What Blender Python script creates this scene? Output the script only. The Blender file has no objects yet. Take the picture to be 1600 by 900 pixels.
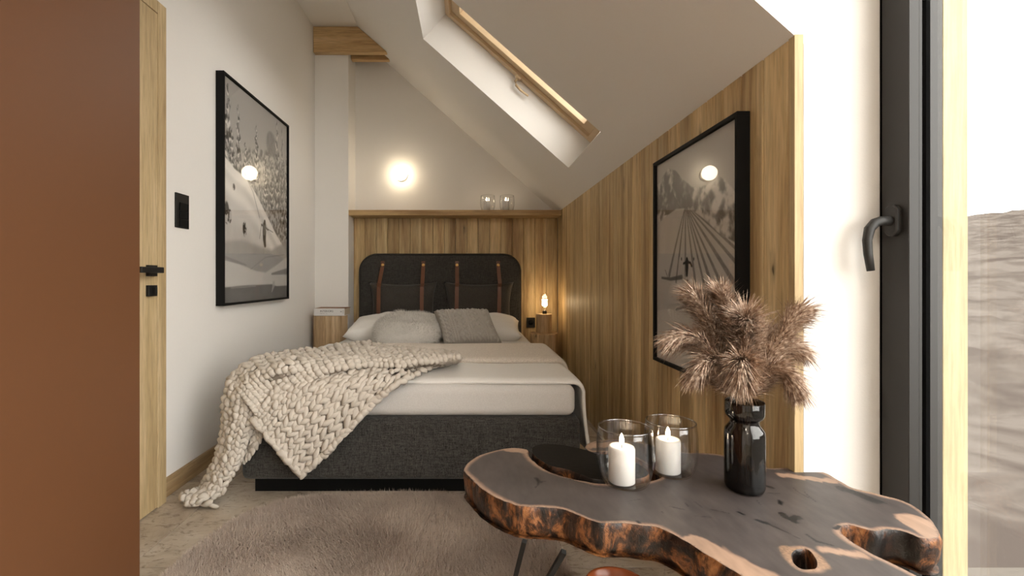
import bpy, bmesh, math, random
import numpy as np
from mathutils import Vector, Matrix, noise, geometry

# ------------------------------------------------------------------ camera, world, light, exposure
F = 720.0; CX = 733.0; CY = 435.0; H = 0.90          # focal length and vanishing point in a 1600x900 frame, eye height
sc = bpy.context.scene
cam_d = bpy.data.cameras.new('camera'); cam = bpy.data.objects.new('camera', cam_d)
sc.collection.objects.link(cam); sc.camera = cam
cam.location = (0, 0, H); cam.rotation_euler = (math.pi/2, 0, 0)
cam_d.sensor_width = 36; cam_d.lens = F/1600*36
cam_d.shift_x = (800-CX)/1600; cam_d.shift_y = -(450-CY)/1600
cam_d.clip_start = 0.02; cam_d.clip_end = 2000
sc.view_settings.view_transform = 'Standard'; sc.view_settings.look = 'None'
sc.view_settings.gamma = 1; sc.view_settings.use_curve_mapping = False
sc.view_settings.exposure = 0.93
SKY_STRENGTH = 5.0; SKY_COLOR = (1.0, 0.965, 0.915)
w = bpy.data.worlds.new('world'); sc.world = w; w.use_nodes = True
w.node_tree.nodes['Background'].inputs[0].default_value = (*SKY_COLOR, 1)
w.node_tree.nodes['Background'].inputs[1].default_value = SKY_STRENGTH
LAMP_GLOBE = 6.5      # wall globe emission
BULB = 22.0            # filament of the bedside bulb
FILL_GLOBE = 17.0      # unseen fill globes added in the room behind the camera
# ------------------------------------------------------------------ helpers
C = sc.collection
def P(px, py, d):                                   # measured pixel at distance d -> point
    return Vector(((px-CX)*d/F, d, H+(CY-py)*d/F))
def PZ(px, py, z):
    return P(px, py, (H-z)*F/(py-CY))
def mesh_obj(name, verts, faces, m=None, parent=None, smooth=False):
    me = bpy.data.meshes.new(name); me.from_pydata([tuple(v) for v in verts], [], faces); me.update()
    o = bpy.data.objects.new(name, me); C.objects.link(o)
    if m: me.materials.append(m)
    if parent: o.parent = parent
    if smooth: me.shade_smooth()
    return o
def bm_obj(name, bm, m=None, parent=None, smooth=False):
    me = bpy.data.meshes.new(name); bm.to_mesh(me); bm.free()
    o = bpy.data.objects.new(name, me); C.objects.link(o)
    if m: me.materials.append(m)
    if parent: o.parent = parent
    if smooth: me.shade_smooth()
    return o
def box(name, x0, x1, y0, y1, z0, z1, m, parent=None, bev=0.0, seg=1):
    cx, cy, cz = (x0+x1)/2, (y0+y1)/2, (z0+z1)/2
    bm = bmesh.new(); bmesh.ops.create_cube(bm, size=1)
    bmesh.ops.scale(bm, vec=(x1-x0, y1-y0, z1-z0), verts=bm.verts)
    if bev: bmesh.ops.bevel(bm, geom=bm.edges[:], offset=bev, segments=seg, profile=0.5, affect='EDGES')
    o = bm_obj(name, bm, m, parent, smooth=False)
    if bev and seg > 1: 
        o.data.shade_smooth()
    o.location = Vector((cx, cy, cz)) - (parent.location if parent else Vector((0,0,0)))
    return o
def empty(name, loc=(0,0,0), rz=0):
    o = bpy.data.objects.new(name, None); C.objects.link(o); o.location = loc; o.rotation_euler = (0,0,rz)
    o.empty_display_size = 0.05; return o
def tag(o, label, cat, group=None, kind=None):
    o['label'] = label; o['category'] = cat
    if group: o['group'] = group
    if kind: o['kind'] = kind
    return o
def struct(o): o['kind'] = 'structure'; return o
def lathe(name, prof, m, parent=None, n=40, loc=(0,0,0), smooth=True, close=False):
    v=[]; f=[]
    for r,z in prof:
        for k in range(n):
            a=2*math.pi*k/n; v.append((r*math.cos(a), r*math.sin(a), z))
    L=len(prof); rng = L if close else L-1
    for i in range(rng):
        j=(i+1)%L
        for k in range(n):
            q=(k+1)%n; f.append((i*n+k, i*n+q, j*n+q, j*n+k))
    o=mesh_obj(name, v, f, m, parent, smooth)
    bm=bmesh.new(); bm.from_mesh(o.data); bmesh.ops.remove_doubles(bm, verts=bm.verts, dist=1e-5)
    bmesh.ops.recalc_face_normals(bm, faces=bm.faces); bm.to_mesh(o.data); bm.free()
    o.location=loc
    return o
def tube(name, pts, rad, m, parent=None, n=8, smooth=True, squash=1.0, up=Vector((0,0,1))):
    pts=[Vector(p) for p in pts]; rs = rad if isinstance(rad,(list,tuple)) else [rad]*len(pts)
    v=[]; f=[]
    for i,p in enumerate(pts):
        t=(pts[min(i+1,len(pts)-1)]-pts[max(i-1,0)]).normalized()
        a=t.cross(up)
        if a.length<1e-3: a=t.cross(Vector((1,0,0)))
        a.normalize(); b=a.cross(t).normalized()
        for k in range(n):
            an=2*math.pi*k/n; v.append(p+a*math.cos(an)*rs[i]*squash+b*math.sin(an)*rs[i])
    for i in range(len(pts)-1):
        for k in range(n):
            q=(k+1)%n; f.append((i*n+k,i*n+q,(i+1)*n+q,(i+1)*n+k))
    f.append(tuple(range(n-1,-1,-1))); f.append(tuple(range((len(pts)-1)*n, len(pts)*n)))
    return mesh_obj(name, v, f, m, parent, smooth)
# ------------------------------------------------------------------ materials
def newmat(name):
    m=bpy.data.materials.new(name); m.use_nodes=True; nt=m.node_tree; b=nt.nodes['Principled BSDF']; return m,nt,b
def N(nt, t, **kw):
    n=nt.nodes.new(t)
    for k,v in kw.items():
        if k in n.inputs: n.inputs[k].default_value=v
        else: setattr(n,k,v)
    return n
def ramp(nt, fac, stops, interp='LINEAR'):
    r=nt.nodes.new('ShaderNodeValToRGB'); e=r.color_ramp.elements; r.color_ramp.interpolation=interp
    while len(e)<len(stops): e.new(0.5)
    for el,(p,c) in zip(e,stops): el.position=p; el.color=(*c,1) if len(c)==3 else c
    nt.links.new(fac, r.inputs[0]); return r
def mixc(nt, fac, a, b, mode='MIX'):
    n=nt.nodes.new('ShaderNodeMix'); n.data_type='RGBA'; n.blend_type=mode
    for sock,val in ((n.inputs[0],fac),(n.inputs[6],a),(n.inputs[7],b)):
        if hasattr(val,'links') or isinstance(val,bpy.types.NodeSocket): nt.links.new(val,sock)
        elif isinstance(val,(int,float)): sock.default_value=val
        else: sock.default_value=(*val,1)
    return n.outputs[2]
def bump(nt, b, h, strength=0.3, dist=0.002):
    n=N(nt,'ShaderNodeBump',Strength=strength,Distance=dist); nt.links.new(h,n.inputs['Height']); nt.links.new(n.outputs[0],b.inputs['Normal'])
def plain(name, col, rough=0.5, metal=0, spec=0.5, noise_amt=0.0, bump_scale=None, bump_s=0.2):
    m,nt,b=newmat(name); b.inputs['Base Color'].default_value=(*col,1); b.inputs['Roughness'].default_value=rough
    b.inputs['Metallic'].default_value=metal; b.inputs['Specular IOR Level'].default_value=spec
    tc=N(nt,'ShaderNodeTexCoord')
    nz=N(nt,'ShaderNodeTexNoise',Scale=bump_scale or 30.0,Detail=4.0); nt.links.new(tc.outputs['Object'],nz.inputs['Vector'])
    if noise_amt:
        c=mixc(nt,nz.outputs['Fac'],tuple(x*(1-noise_amt) for x in col),tuple(min(1,x*(1+noise_amt)) for x in col)); nt.links.new(c,b.inputs['Base Color'])
    if bump_scale: bump(nt,b,nz.outputs['Fac'],bump_s,0.002)
    return m
def wood(name, dark, mid, light, axis='Z', knots=0.5, rough=0.5, var=0.25, gs=1.0):
    m,nt,b=newmat(name); L=nt.links
    tc=N(nt,'ShaderNodeTexCoord'); oi=N(nt,'ShaderNodeObjectInfo')
    off=N(nt,'ShaderNodeVectorMath',operation='SCALE'); cb=N(nt,'ShaderNodeCombineXYZ',X=13.1,Y=7.7,Z=29.3)
    L.new(cb.outputs[0],off.inputs[0]); L.new(oi.outputs['Random'],off.inputs['Scale'])
    ad=N(nt,'ShaderNodeVectorMath',operation='ADD'); L.new(tc.outputs['Object'],ad.inputs[0]); L.new(off.outputs[0],ad.inputs[1])
    s={'X':(0.06,1,1),'Y':(1,0.06,1),'Z':(1,1,0.06)}[axis]
    mp=N(nt,'ShaderNodeMapping'); mp.inputs['Scale'].default_value=[x*gs for x in s]; L.new(ad.outputs[0],mp.inputs['Vector'])
    n1=N(nt,'ShaderNodeTexNoise',Scale=14.0,Detail=5.0,Roughness=0.6,Distortion=0.6); L.new(mp.outputs[0],n1.inputs['Vector'])
    n2=N(nt,'ShaderNodeTexNoise',Scale=150.0,Detail=3.0,Roughness=0.6); L.new(mp.outputs[0],n2.inputs['Vector'])
    n0=N(nt,'ShaderNodeTexNoise',Scale=42.0,Detail=3.0,Roughness=0.7,Distortion=1.2); L.new(mp.outputs[0],n0.inputs['Vector'])
    a=N(nt,'ShaderNodeMath',operation='MULTIPLY_ADD'); a.inputs[1].default_value=0.25; L.new(n0.outputs['Fac'],a.inputs[0])
    a0=N(nt,'ShaderNodeMath',operation='MULTIPLY'); a0.inputs[1].default_value=0.75; L.new(n1.outputs['Fac'],a0.inputs[0]); L.new(a0.outputs[0],a.inputs[2])
    r=ramp(nt,a.outputs[0],[(0.36,dark),(0.5,mid),(0.62,light)])
    fine=ramp(nt,n2.outputs['Fac'],[(0.35,(0.82,0.82,0.82)),(0.6,(1.05,1.05,1.05))])
    c=mixc(nt,1.0,r.outputs[0],fine.outputs[0],'MULTIPLY')
    tone=N(nt,'ShaderNodeMapRange'); tone.inputs[3].default_value=1-var; tone.inputs[4].default_value=1+var*0.4; L.new(oi.outputs['Random'],tone.inputs[0])
    t2=N(nt,'ShaderNodeCombineColor'); [L.new(tone.outputs[0],t2.inputs[i]) for i in range(3)]
    c=mixc(nt,1.0,c,t2.outputs[0],'MULTIPLY')
    sx=N(nt,'ShaderNodeSeparateXYZ'); L.new(ad.outputs[0],sx.inputs[0])
    lam=N(nt,'ShaderNodeMath',operation='MULTIPLY'); lam.inputs[1].default_value=19.0; L.new(sx.outputs[0 if axis=='Z' else 2],lam.inputs[0])
    lf_=N(nt,'ShaderNodeMath',operation='FLOOR'); L.new(lam.outputs[0],lf_.inputs[0]); wn=N(nt,'ShaderNodeTexWhiteNoise',noise_dimensions='1D'); L.new(lf_.outputs[0],wn.inputs['W'])
    lr=ramp(nt,wn.outputs['Value'],[(0.0,(0.78,0.74,0.68)),(0.5,(1,1,1)),(1.0,(1.14,1.15,1.15))]); c=mixc(nt,0.8 if axis=='Z' else 0.3,c,mixc(nt,1.0,c,lr.outputs[0],'MULTIPLY'))
    if knots:
        ks={'X':(3.2,0,9),'Y':(0,3.2,9),'Z':(9,0,3.2)}[axis]
        mk=N(nt,'ShaderNodeMapping'); mk.inputs['Scale'].default_value=ks; L.new(ad.outputs[0],mk.inputs['Vector'])
        nd=N(nt,'ShaderNodeTexNoise',Scale=6.0,Detail=2.0); L.new(mk.outputs[0],nd.inputs['Vector'])
        vm=N(nt,'ShaderNodeVectorMath',operation='MULTIPLY_ADD'); vm.inputs[1].default_value=(0.18,0.18,0.18); L.new(nd.outputs['Color'],vm.inputs[0]); L.new(mk.outputs[0],vm.inputs[2])
        vo=N(nt,'ShaderNodeTexVoronoi',Scale=1.0); L.new(vm.outputs[0],vo.inputs['Vector'])
        kr=ramp(nt,vo.outputs['Distance'],[(0.0,(1,1,1)),(0.05,(0.9,0.9,0.9)),(0.075,(0.35,0.35,0.35)),(0.17,(0,0,0))])
        sp=N(nt,'ShaderNodeSeparateColor'); L.new(vo.outputs['Color'],sp.inputs[0])
        gt=N(nt,'ShaderNodeMath',operation='GREATER_THAN'); gt.inputs[1].default_value=1-knots; L.new(sp.outputs[0],gt.inputs[0])
        ml=N(nt,'ShaderNodeMath',operation='MULTIPLY'); L.new(gt.outputs[0],ml.inputs[0]); L.new(kr.outputs[0],ml.inputs[1])
        c=mixc(nt,ml.outputs[0],c,tuple(x*0.14 for x in dark))
    L.new(c,b.inputs['Base Color']); b.inputs['Roughness'].default_value=rough; b.inputs['Specular IOR Level'].default_value=0.3
    bump(nt,b,n2.outputs['Fac'],0.15,0.001)
    return m
def fabric(name, c1, c2, scale=260, rough=0.95, bs=0.5, weave=True):
    m,nt,b=newmat(name); L=nt.links; tc=N(nt,'ShaderNodeTexCoord')
    outs=[]
    for s in ((1,1,0.12),(0.12,0.12,1)):
        mp=N(nt,'ShaderNodeMapping'); mp.inputs['Scale'].default_value=s; L.new(tc.outputs['Object'],mp.inputs['Vector'])
        n=N(nt,'ShaderNodeTexNoise',Scale=float(scale),Detail=2.0,Roughness=0.7); L.new(mp.outputs[0],n.inputs['Vector']); outs.append(n.outputs['Fac'])
    n3=N(nt,'ShaderNodeTexNoise',Scale=scale*0.9,Detail=2.0); L.new(tc.outputs['Object'],n3.inputs['Vector'])
    if weave:
        mx=N(nt,'ShaderNodeMath',operation='ADD'); L.new(outs[0],mx.inputs[0]); L.new(outs[1],mx.inputs[1])
        m2=N(nt,'ShaderNodeMath',operation='MULTIPLY_ADD'); m2.inputs[1].default_value=0.33; L.new(mx.outputs[0],m2.inputs[0])
        m3=N(nt,'ShaderNodeMath',operation='MULTIPLY'); m3.inputs[1].default_value=0.33; L.new(n3.outputs['Fac'],m3.inputs[0]); L.new(m3.outputs[0],m2.inputs[2])
        fac=m2.outputs[0]
    else: fac=n3.outputs['Fac']
    r=ramp(nt,fac,[(0.38,c1),(0.62,c2)]); L.new(r.outputs[0],b.inputs['Base Color'])
    b.inputs['Roughness'].default_value=rough; b.inputs['Specular IOR Level'].default_value=0.15
    b.inputs['Sheen Weight'].default_value=0.15
    bump(nt,b,fac,bs,0.0015); return m
def emit(name, col, s):
    m=bpy.data.materials.new(name); m.use_nodes=True; nt=m.node_tree; nt.nodes.clear()
    e=N(nt,'ShaderNodeEmission',Strength=float(s)); e.inputs[0].default_value=(*col,1); o=nt.nodes.new('ShaderNodeOutputMaterial'); nt.links.new(e.outputs[0],o.inputs[0]); return m
def glass(name, tint=(1,1,1), edge=(0.8,0.8,0.8), rough=0.0, ior=1.45, boost=1.0):
    m=bpy.data.materials.new(name); m.use_nodes=True; nt=m.node_tree; nt.nodes.clear(); L=nt.links
    t=nt.nodes.new('ShaderNodeBsdfTransparent'); g=nt.nodes.new('ShaderNodeBsdfGlossy'); g.inputs['Roughness'].default_value=rough
    lw=N(nt,'ShaderNodeLayerWeight',Blend=0.25); r=ramp(nt,lw.outputs['Facing'],[(0.25,tint),(0.9,edge)]); L.new(r.outputs[0],t.inputs[0])
    pw=N(nt,'ShaderNodeMath',operation='POWER'); pw.inputs[1].default_value=5.0; lw2=N(nt,'ShaderNodeLayerWeight',Blend=0.5); L.new(lw2.outputs['Facing'],pw.inputs[0])
    f0=0.04; mu=N(nt,'ShaderNodeMath',operation='MULTIPLY_ADD',use_clamp=True); mu.inputs[1].default_value=(1-f0); mu.inputs[2].default_value=f0*boost; L.new(pw.outputs[0],mu.inputs[0])
    mx=nt.nodes.new('ShaderNodeMixShader'); L.new(mu.outputs[0],mx.inputs[0]); L.new(t.outputs[0],mx.inputs[1]); L.new(g.outputs[0],mx.inputs[2])
    o=nt.nodes.new('ShaderNodeOutputMaterial'); L.new(mx.outputs[0],o.inputs[0]); return m
def vcol(name, rough=0.6, attr='paint', coat=0.0, bs=None, bscale=200):
    m,nt,b=newmat(name); a=N(nt,'ShaderNodeAttribute',attribute_name=attr); nt.links.new(a.outputs['Color'],b.inputs['Base Color'])
    b.inputs['Roughness'].default_value=rough; b.inputs['Coat Weight'].default_value=coat
    if bs:
        tc=N(nt,'ShaderNodeTexCoord'); n=N(nt,'ShaderNodeTexNoise',Scale=float(bscale),Detail=4.0); nt.links.new(tc.outputs['Object'],n.inputs['Vector']); bump(nt,b,n.outputs['Fac'],bs,0.001)
    return m
M={}
M['plaster']=plain('plaster',(0.83,0.805,0.77),0.85,spec=0.2,noise_amt=0.02,bump_scale=260,bump_s=0.08)
M['oak']=wood('oak_boards',(0.36,0.22,0.10),(0.58,0.42,0.215),(0.69,0.53,0.30),'Z',0.13,var=0.2)
M['oak_x']=wood('oak_lengthwise',(0.36,0.21,0.09),(0.54,0.365,0.175),(0.62,0.44,0.23),'X',0.12,var=0.12)
M['oak_y']=wood('oak_skirting',(0.30,0.18,0.085),(0.44,0.30,0.155),(0.53,0.38,0.215),'Y',0.06,var=0.12)
M['oak_light']=wood('oak_light',(0.46,0.33,0.17),(0.56,0.42,0.23),(0.64,0.49,0.29),'Z',0.08,var=0.1)
M['oak_out']=wood('oak_cladding',(0.27,0.205,0.11),(0.33,0.26,0.145),(0.38,0.31,0.18),'Z',0.08,var=0.1)
M['beam']=wood('beam_oak',(0.42,0.25,0.11),(0.64,0.43,0.21),(0.74,0.53,0.29),'X',0.3,var=0.1)
M['stump']=wood('hewn_log',(0.36,0.23,0.11),(0.58,0.41,0.24),(0.68,0.50,0.31),'Z',0.15,var=0.15,gs=1.2)
M['pine']=plain('lacquered_pine',(0.62,0.46,0.28),0.4,noise_amt=0.08)
M['tweed']=fabric('dark_tweed',(0.016,0.0145,0.013),(0.085,0.08,0.073),300,bs=0.6)
M['felt']=fabric('dark_felt',(0.034,0.030,0.026),(0.085,0.077,0.068),420,bs=0.4,weave=False)
M['black']=plain('black_paint',(0.006,0.006,0.006),0.6,spec=0.15)
M['matte_black']=plain('matte_black',(0.012,0.011,0.010),0.55,spec=0.3)
M['graphite']=plain('graphite_metal',(0.024,0.0225,0.021),0.5,spec=0.35)
M['rubber']=plain('black_gasket',(0.003,0.003,0.003),0.9,spec=0.0)
M['leather']=plain('brown_leather',(0.13,0.045,0.018),0.4,noise_amt=0.15,bump_scale=400,bump_s=0.15)
M['brass']=plain('brass',(0.75,0.48,0.18),0.3,metal=1)
M['sheet']=fabric('white_cotton',(0.58,0.555,0.53),(0.66,0.635,0.61),500,bs=0.1,weave=False)
M['duvet']=fabric('white_duvet',(0.76,0.735,0.70),(0.82,0.80,0.77),500,bs=0.1,weave=False)
M['throw']=fabric('beige_boucle',(0.58,0.515,0.45),(0.76,0.69,0.61),260,bs=0.8,weave=False)
M['chunky']=plain('chunky_wool',(0.60,0.545,0.48),0.95,spec=0.1,noise_amt=0.12,bump_scale=420,bump_s=0.35)
M['chunky_dark']=plain('chunky_gap_shade',(0.30,0.255,0.21),0.95,spec=0.05,noise_amt=0.1,bump_scale=300)  # darker wool tone, shade between stitches put into the colour
M['fur_grey']=plain('grey_fur',(0.70,0.675,0.64),0.9,spec=0.1,noise_amt=0.1)
M['knit_grey']=plain('grey_cable_knit',(0.42,0.395,0.36),0.95,spec=0.1,noise_amt=0.05,bump_scale=500,bump_s=0.1)
M['lacquer']=plain('brown_lacquer',(0.125,0.052,0.021),0.5,spec=0.35,noise_amt=0.02)
M['wax']=plain('white_wax',(0.80,0.78,0.75),0.45,spec=0.4)
M['wax'].node_tree.nodes['Principled BSDF'].inputs['Subsurface Weight'].default_value=0.15
M['wax'].node_tree.nodes['Principled BSDF'].inputs['Subsurface Radius'].default_value=(0.01,0.008,0.006)
M['flame']=emit('flame',(1.0,0.80,0.55),26)
M['globe']=emit('opal_globe',(1.0,0.83,0.58),LAMP_GLOBE)
M['bulb']=emit('glowing_filament',(1.0,0.72,0.40),BULB)
M['fill_globe']=emit('opal_fill',(1.0,0.90,0.76),FILL_GLOBE)
M['clear']=glass('clear_glass',(0.995,0.995,0.995),(0.92,0.92,0.925),boost=1.5)
M['rim']=glass('glass_rim',(0.9,0.9,0.9),(0.55,0.55,0.56),boost=6.0)
M['pane']=glass('window_glass',(0.97,0.975,0.97),(0.85,0.86,0.86))
M['picture_glass']=glass('picture_glass',(0.98,0.98,0.98),(0.9,0.9,0.9))
M['smoke']=glass('smoked_glass',(0.34,0.325,0.32),(0.08,0.078,0.075),boost=1.6)
M['smoke_base']=glass('smoked_glass_base',(0.16,0.15,0.15),(0.04,0.04,0.04),boost=1.6)
M['clay']=plain('rust_glaze',(0.36,0.085,0.022),0.25,noise_amt=0.2)
M['cover_white']=plain('white_book_cover',(0.72,0.70,0.68),0.5)
M['paper']=plain('book_pages',(0.55,0.45,0.33),0.8,noise_amt=0.1)
M['brownboard']=plain('brown_book_cover',(0.25,0.12,0.05),0.6)
M['ink']=plain('ink',(0.06,0.05,0.045),0.7)
M['ink_pale']=plain('pale_ink',(0.42,0.39,0.36),0.7)
M['opal_cap']=plain('white_fitting',(0.6,0.57,0.53),0.5)
# travertine
def stone():
    m,nt,b=newmat('travertine'); L=nt.links; tc=N(nt,'ShaderNodeTexCoord'); oi=N(nt,'ShaderNodeObjectInfo')
    cb=N(nt,'ShaderNodeCombineXYZ',X=9.0,Y=17.0,Z=3.0); sc_=N(nt,'ShaderNodeVectorMath',operation='SCALE'); L.new(cb.outputs[0],sc_.inputs[0]); L.new(oi.outputs['Random'],sc_.inputs['Scale'])
    ad=N(nt,'ShaderNodeVectorMath',operation='ADD'); L.new(tc.outputs['Object'],ad.inputs[0]); L.new(sc_.outputs[0],ad.inputs[1])
    n1=N(nt,'ShaderNodeTexNoise',Scale=5.0,Detail=7.0,Roughness=0.65,Distortion=1.0); L.new(ad.outputs[0],n1.inputs['Vector'])
    mp=N(nt,'ShaderNodeMapping'); mp.inputs['Scale'].default_value=(1,2.2,1); L.new(ad.outputs[0],mp.inputs['Vector'])
    n2=N(nt,'ShaderNodeTexNoise',Scale=16.0,Detail=6.0,Roughness=0.7,Distortion=1.5); L.new(mp.outputs[0],n2.inputs['Vector'])
    n3=N(nt,'ShaderNodeTexNoise',Scale=7.0,Detail=5.0,Roughness=0.6,Distortion=2.0); L.new(mp.outputs[0],n3.inputs['Vector'])
    r=ramp(nt,n1.outputs['Fac'],[(0.3,(0.36,0.285,0.21)),(0.5,(0.50,0.425,0.335)),(0.7,(0.60,0.53,0.45))])
    r2=ramp(nt,n2.outputs['Fac'],[(0.36,(0.55,0.50,0.45)),(0.47,(1,1,1)),(0.62,(1,1,1)),(0.72,(1.1,1.08,1.05))])
    c=mixc(nt,1.0,r.outputs[0],r2.outputs[0],'MULTIPLY')
    r3=ramp(nt,n3.outputs['Fac'],[(0.64,(0,0,0)),(0.69,(0.75,0.75,0.75))]); c=mixc(nt,r3.outputs[0],c,(0.27,0.225,0.185))
    L.new(c,b.inputs['Base Color']); b.inputs['Roughness'].default_value=0.42; bump(nt,b,n2.outputs['Fac'],0.25,0.001); return m
M['stone']=stone(); M['grout']=plain('grout',(0.30,0.25,0.2),0.9)
M['terrace']=plain('terrace_stone',(0.085,0.076,0.067),0.9,spec=0.0,noise_amt=0.15,bump_scale=20)

# ------------------------------------------------------------------ room shell
XL=-1.257; XR=0.755; YB=3.99; CEIL=2.93; YC=1.07; XW=0.95; YF=-2.6; SL=0.887; KZ=1.465
zslope=lambda x: KZ+SL*(XR-x)
fl=struct(box('floor',XL-0.1,1.09,YF-0.1,YB+0.1,-0.12,-0.008,M['grout']))
tile0=None
def tile_mesh(w_,h_):
    bm=bmesh.new(); bmesh.ops.create_cube(bm,size=1); bmesh.ops.scale(bm,vec=(w_,h_,0.01),verts=bm.verts)
    bmesh.ops.bevel(bm,geom=[e for e in bm.edges if all(v.co.z>0 for v in e.verts)],offset=0.0015,segments=1,affect='EDGES')
    me=bpy.data.meshes.new('floor_tile'); bm.to_mesh(me); bm.free(); me.materials.append(M['stone']); return me
xs=[XL]+[ -1.06+0.6*i for i in range(4)]+[1.02]
ys=[YF,-2.165,-1.565,-0.965,-0.365,0.235,0.835,1.435,2.035,2.635,3.235,3.835,YB]
cache={}
for i in range(len(xs)-1):
    for j in range(len(ys)-1):
        w_=xs[i+1]-xs[i]-0.003; h_=ys[j+1]-ys[j]-0.003; k=(round(w_,3),round(h_,3))
        if k not in cache: cache[k]=tile_mesh(*k)
        o=bpy.data.objects.new('floor_tile',cache[k]); C.objects.link(o); o.parent=fl
        o.location=Vector(((xs[i]+xs[i+1])/2,(ys[j]+ys[j+1])/2,-0.005))-fl.location
struct(box('wall_left',XL-0.12,XL,YF-0.1,YB+0.1,-0.01,CEIL,M['plaster']))
struct(box('wall_back',XL-0.1,XR+0.2,YB,YB+0.12,-0.01,CEIL,M['plaster']))
struct(box('wall_back_pier',XL,-0.985,3.76,YB,-0.01,CEIL,M['plaster'],bev=0.0))
struct(box('wall_front',XL-0.1,1.09,YF-0.12,YF,-0.01,CEIL,M['plaster']))
struct(box('wall_right',XR+0.022,XR+0.15,YC+0.022,YB,-0.01,KZ+0.02,M['plaster']))
# flat ceiling with the part over the dormer
struct(box('ceiling',XL-0.1,1.09,YF-0.1,YB+0.1,CEIL,CEIL+0.1,M['plaster']))
# sloping ceiling with the roof window hole (inner face, reveal)
def Sp(x,y,h=0.0):   # point on the slope plane, h outwards
    return Vector((x+h*0.663, y, zslope(x)+h*0.748))
hx0,hx1,hy0,hy1=-0.285,0.617,2.164,2.862
x0s=XR-(CEIL-KZ)/SL; x1s=XR+0.02
V=[];Fc=[]
gx=[x0s,hx0,hx1,x1s]; gy=[YC,hy0,hy1,YB]
for hh in (0,0.15):
    for a in gx:
        for b_ in gy: V.append(Sp(a,b_,hh))
def idx(i,j,l=0): return l*16+i*4+j
for i in range(3):
    for j in range(3):
        if i==1 and j==1: continue
        Fc.append((idx(i,j),idx(i,j+1),idx(i+1,j+1),idx(i+1,j)))
        Fc.append((idx(i,j,1),idx(i+1,j,1),idx(i+1,j+1,1),idx(i,j+1,1)))
struct(mesh_obj('ceiling_slope',V,Fc,M['plaster']))
RD=0.205
cor=[(hx0,hy0),(hx1,hy0),(hx1,hy1),(hx0,hy1)]
V=[Sp(a,b_,0) for a,b_ in cor]+[Sp(a,b_,RD+0.09) for a,b_ in cor]
struct(mesh_obj('trim_roof_window_reveal',V,[(i,(i+1)%4,(i+1)%4+4,i+4) for i in range(4)],M['plaster']))
# roof window: frame, sash, glass, handle
def slope_box(name,x0,x1,y0,y1,h0,h1,m,parent,bev=0.002):
    c=Sp((x0+x1)/2,(y0+y1)/2,(h0+h1)/2); L_=(x1-x0)*1.337
    o=box(name,-L_/2,L_/2,-(y1-y0)/2,(y1-y0)/2,-(h1-h0)/2,(h1-h0)/2,m,None,bev)
    o.parent=parent
    o.matrix_local=Matrix.Translation(c-parent.location)@Matrix.Rotation(math.atan(SL),4,'Y')
    return o
rw=struct(empty('window_1',Sp(0.166,2.513,0.2)))
fw=0.028; e=0.001
slope_box('window_frame',hx0+e,hx0+fw,hy0+e,hy1-e,RD,RD+0.06,M['pine'],rw)
slope_box('window_frame',hx1-fw,hx1-e,hy0+e,hy1-e,RD,RD+0.06,M['pine'],rw)
slope_box('window_frame',hx0+fw,hx1-fw,hy0+e,hy0+0.045,RD,RD+0.06,M['pine'],rw)
slope_box('window_frame',hx0+fw,hx1-fw,hy1-0.045,hy1-e,RD,RD+0.06,M['pine'],rw)
s0=0.05
slope_box('sash_rail',hx0+fw+0.001,hx0+fw+s0,hy0+0.046,hy1-0.046,RD+0.02,RD+0.075,M['pine'],rw)
slope_box('sash_rail',hx1-fw-s0,hx1-fw-0.001,hy0+0.046,hy1-0.046,RD+0.02,RD+0.075,M['pine'],rw)
slope_box('sash_rail',hx0+fw+s0,hx1-fw-s0,hy0+0.046,hy0+0.1,RD+0.02,RD+0.075,M['pine'],rw)
slope_box('sash_rail',hx0+fw+s0,hx1-fw-s0,hy1-0.1,hy1-0.046,RD+0.02,RD+0.075,M['pine'],rw)
slope_box('window_pane',hx0+fw+s0-0.01,hx1-fw-s0+0.01,hy0+0.09,hy1-0.09,RD+0.045,RD+0.055,M['pane'],rw,bev=0)
hb=Sp(0.17,hy1-0.03,RD-0.004); dn=Vector((-0.663,0,-0.748)); al=Vector((0.748,0,-0.663))
hd=tube('window_handle',[hb-rw.location, hb+dn*0.03-rw.location, hb+dn*0.045+al*0.02-rw.location, hb+dn*0.05+al*0.06-rw.location, hb+dn*0.045+al*0.12-rw.location],[0.009,0.008,0.008,0.007,0.006],M['pine'],rw,n=10)
hr=lathe('handle_rose',[(0,0.012),(0.02,0.012),(0.024,0.006),(0.024,0),(0,0)],M['pine'],hd,n=24)
hr.matrix_local=Matrix.Translation(hb+dn*-0.002-rw.location)@Matrix.Rotation(math.atan2(0.663,0.748)+math.pi,4,'Y')

# dormer cheek above the sloping ceiling, facing the window bay
poly=[(XR+0.022,-0.01),(1.09,-0.01),(1.09,CEIL),(x0s,CEIL),(XR+0.022,KZ-0.02)]
Vc=[(x,y,z) for y in (YC,YC+0.02) for x,z in poly]; n=len(poly)
struct(mesh_obj('wall_dormer_cheek',Vc,[tuple(range(n)),tuple(range(2*n-1,n-1,-1))]+[(i,i+n,(i+1)%n+n,(i+1)%n) for i in range(n)],M['plaster']))
# ceiling strip where slope meets outside : closing wall right of the alcove top
# window wall : above, below and behind the big window
WY0=-1.35; WY1=1.0; WZ1=2.35
struct(box('wall_window',XW,1.09,YF-0.1,WY0,-0.01,CEIL,M['plaster']))
struct(box('wall_window_lintel',XW,1.09,WY0,YC,WZ1,CEIL,M['plaster']))
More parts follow.
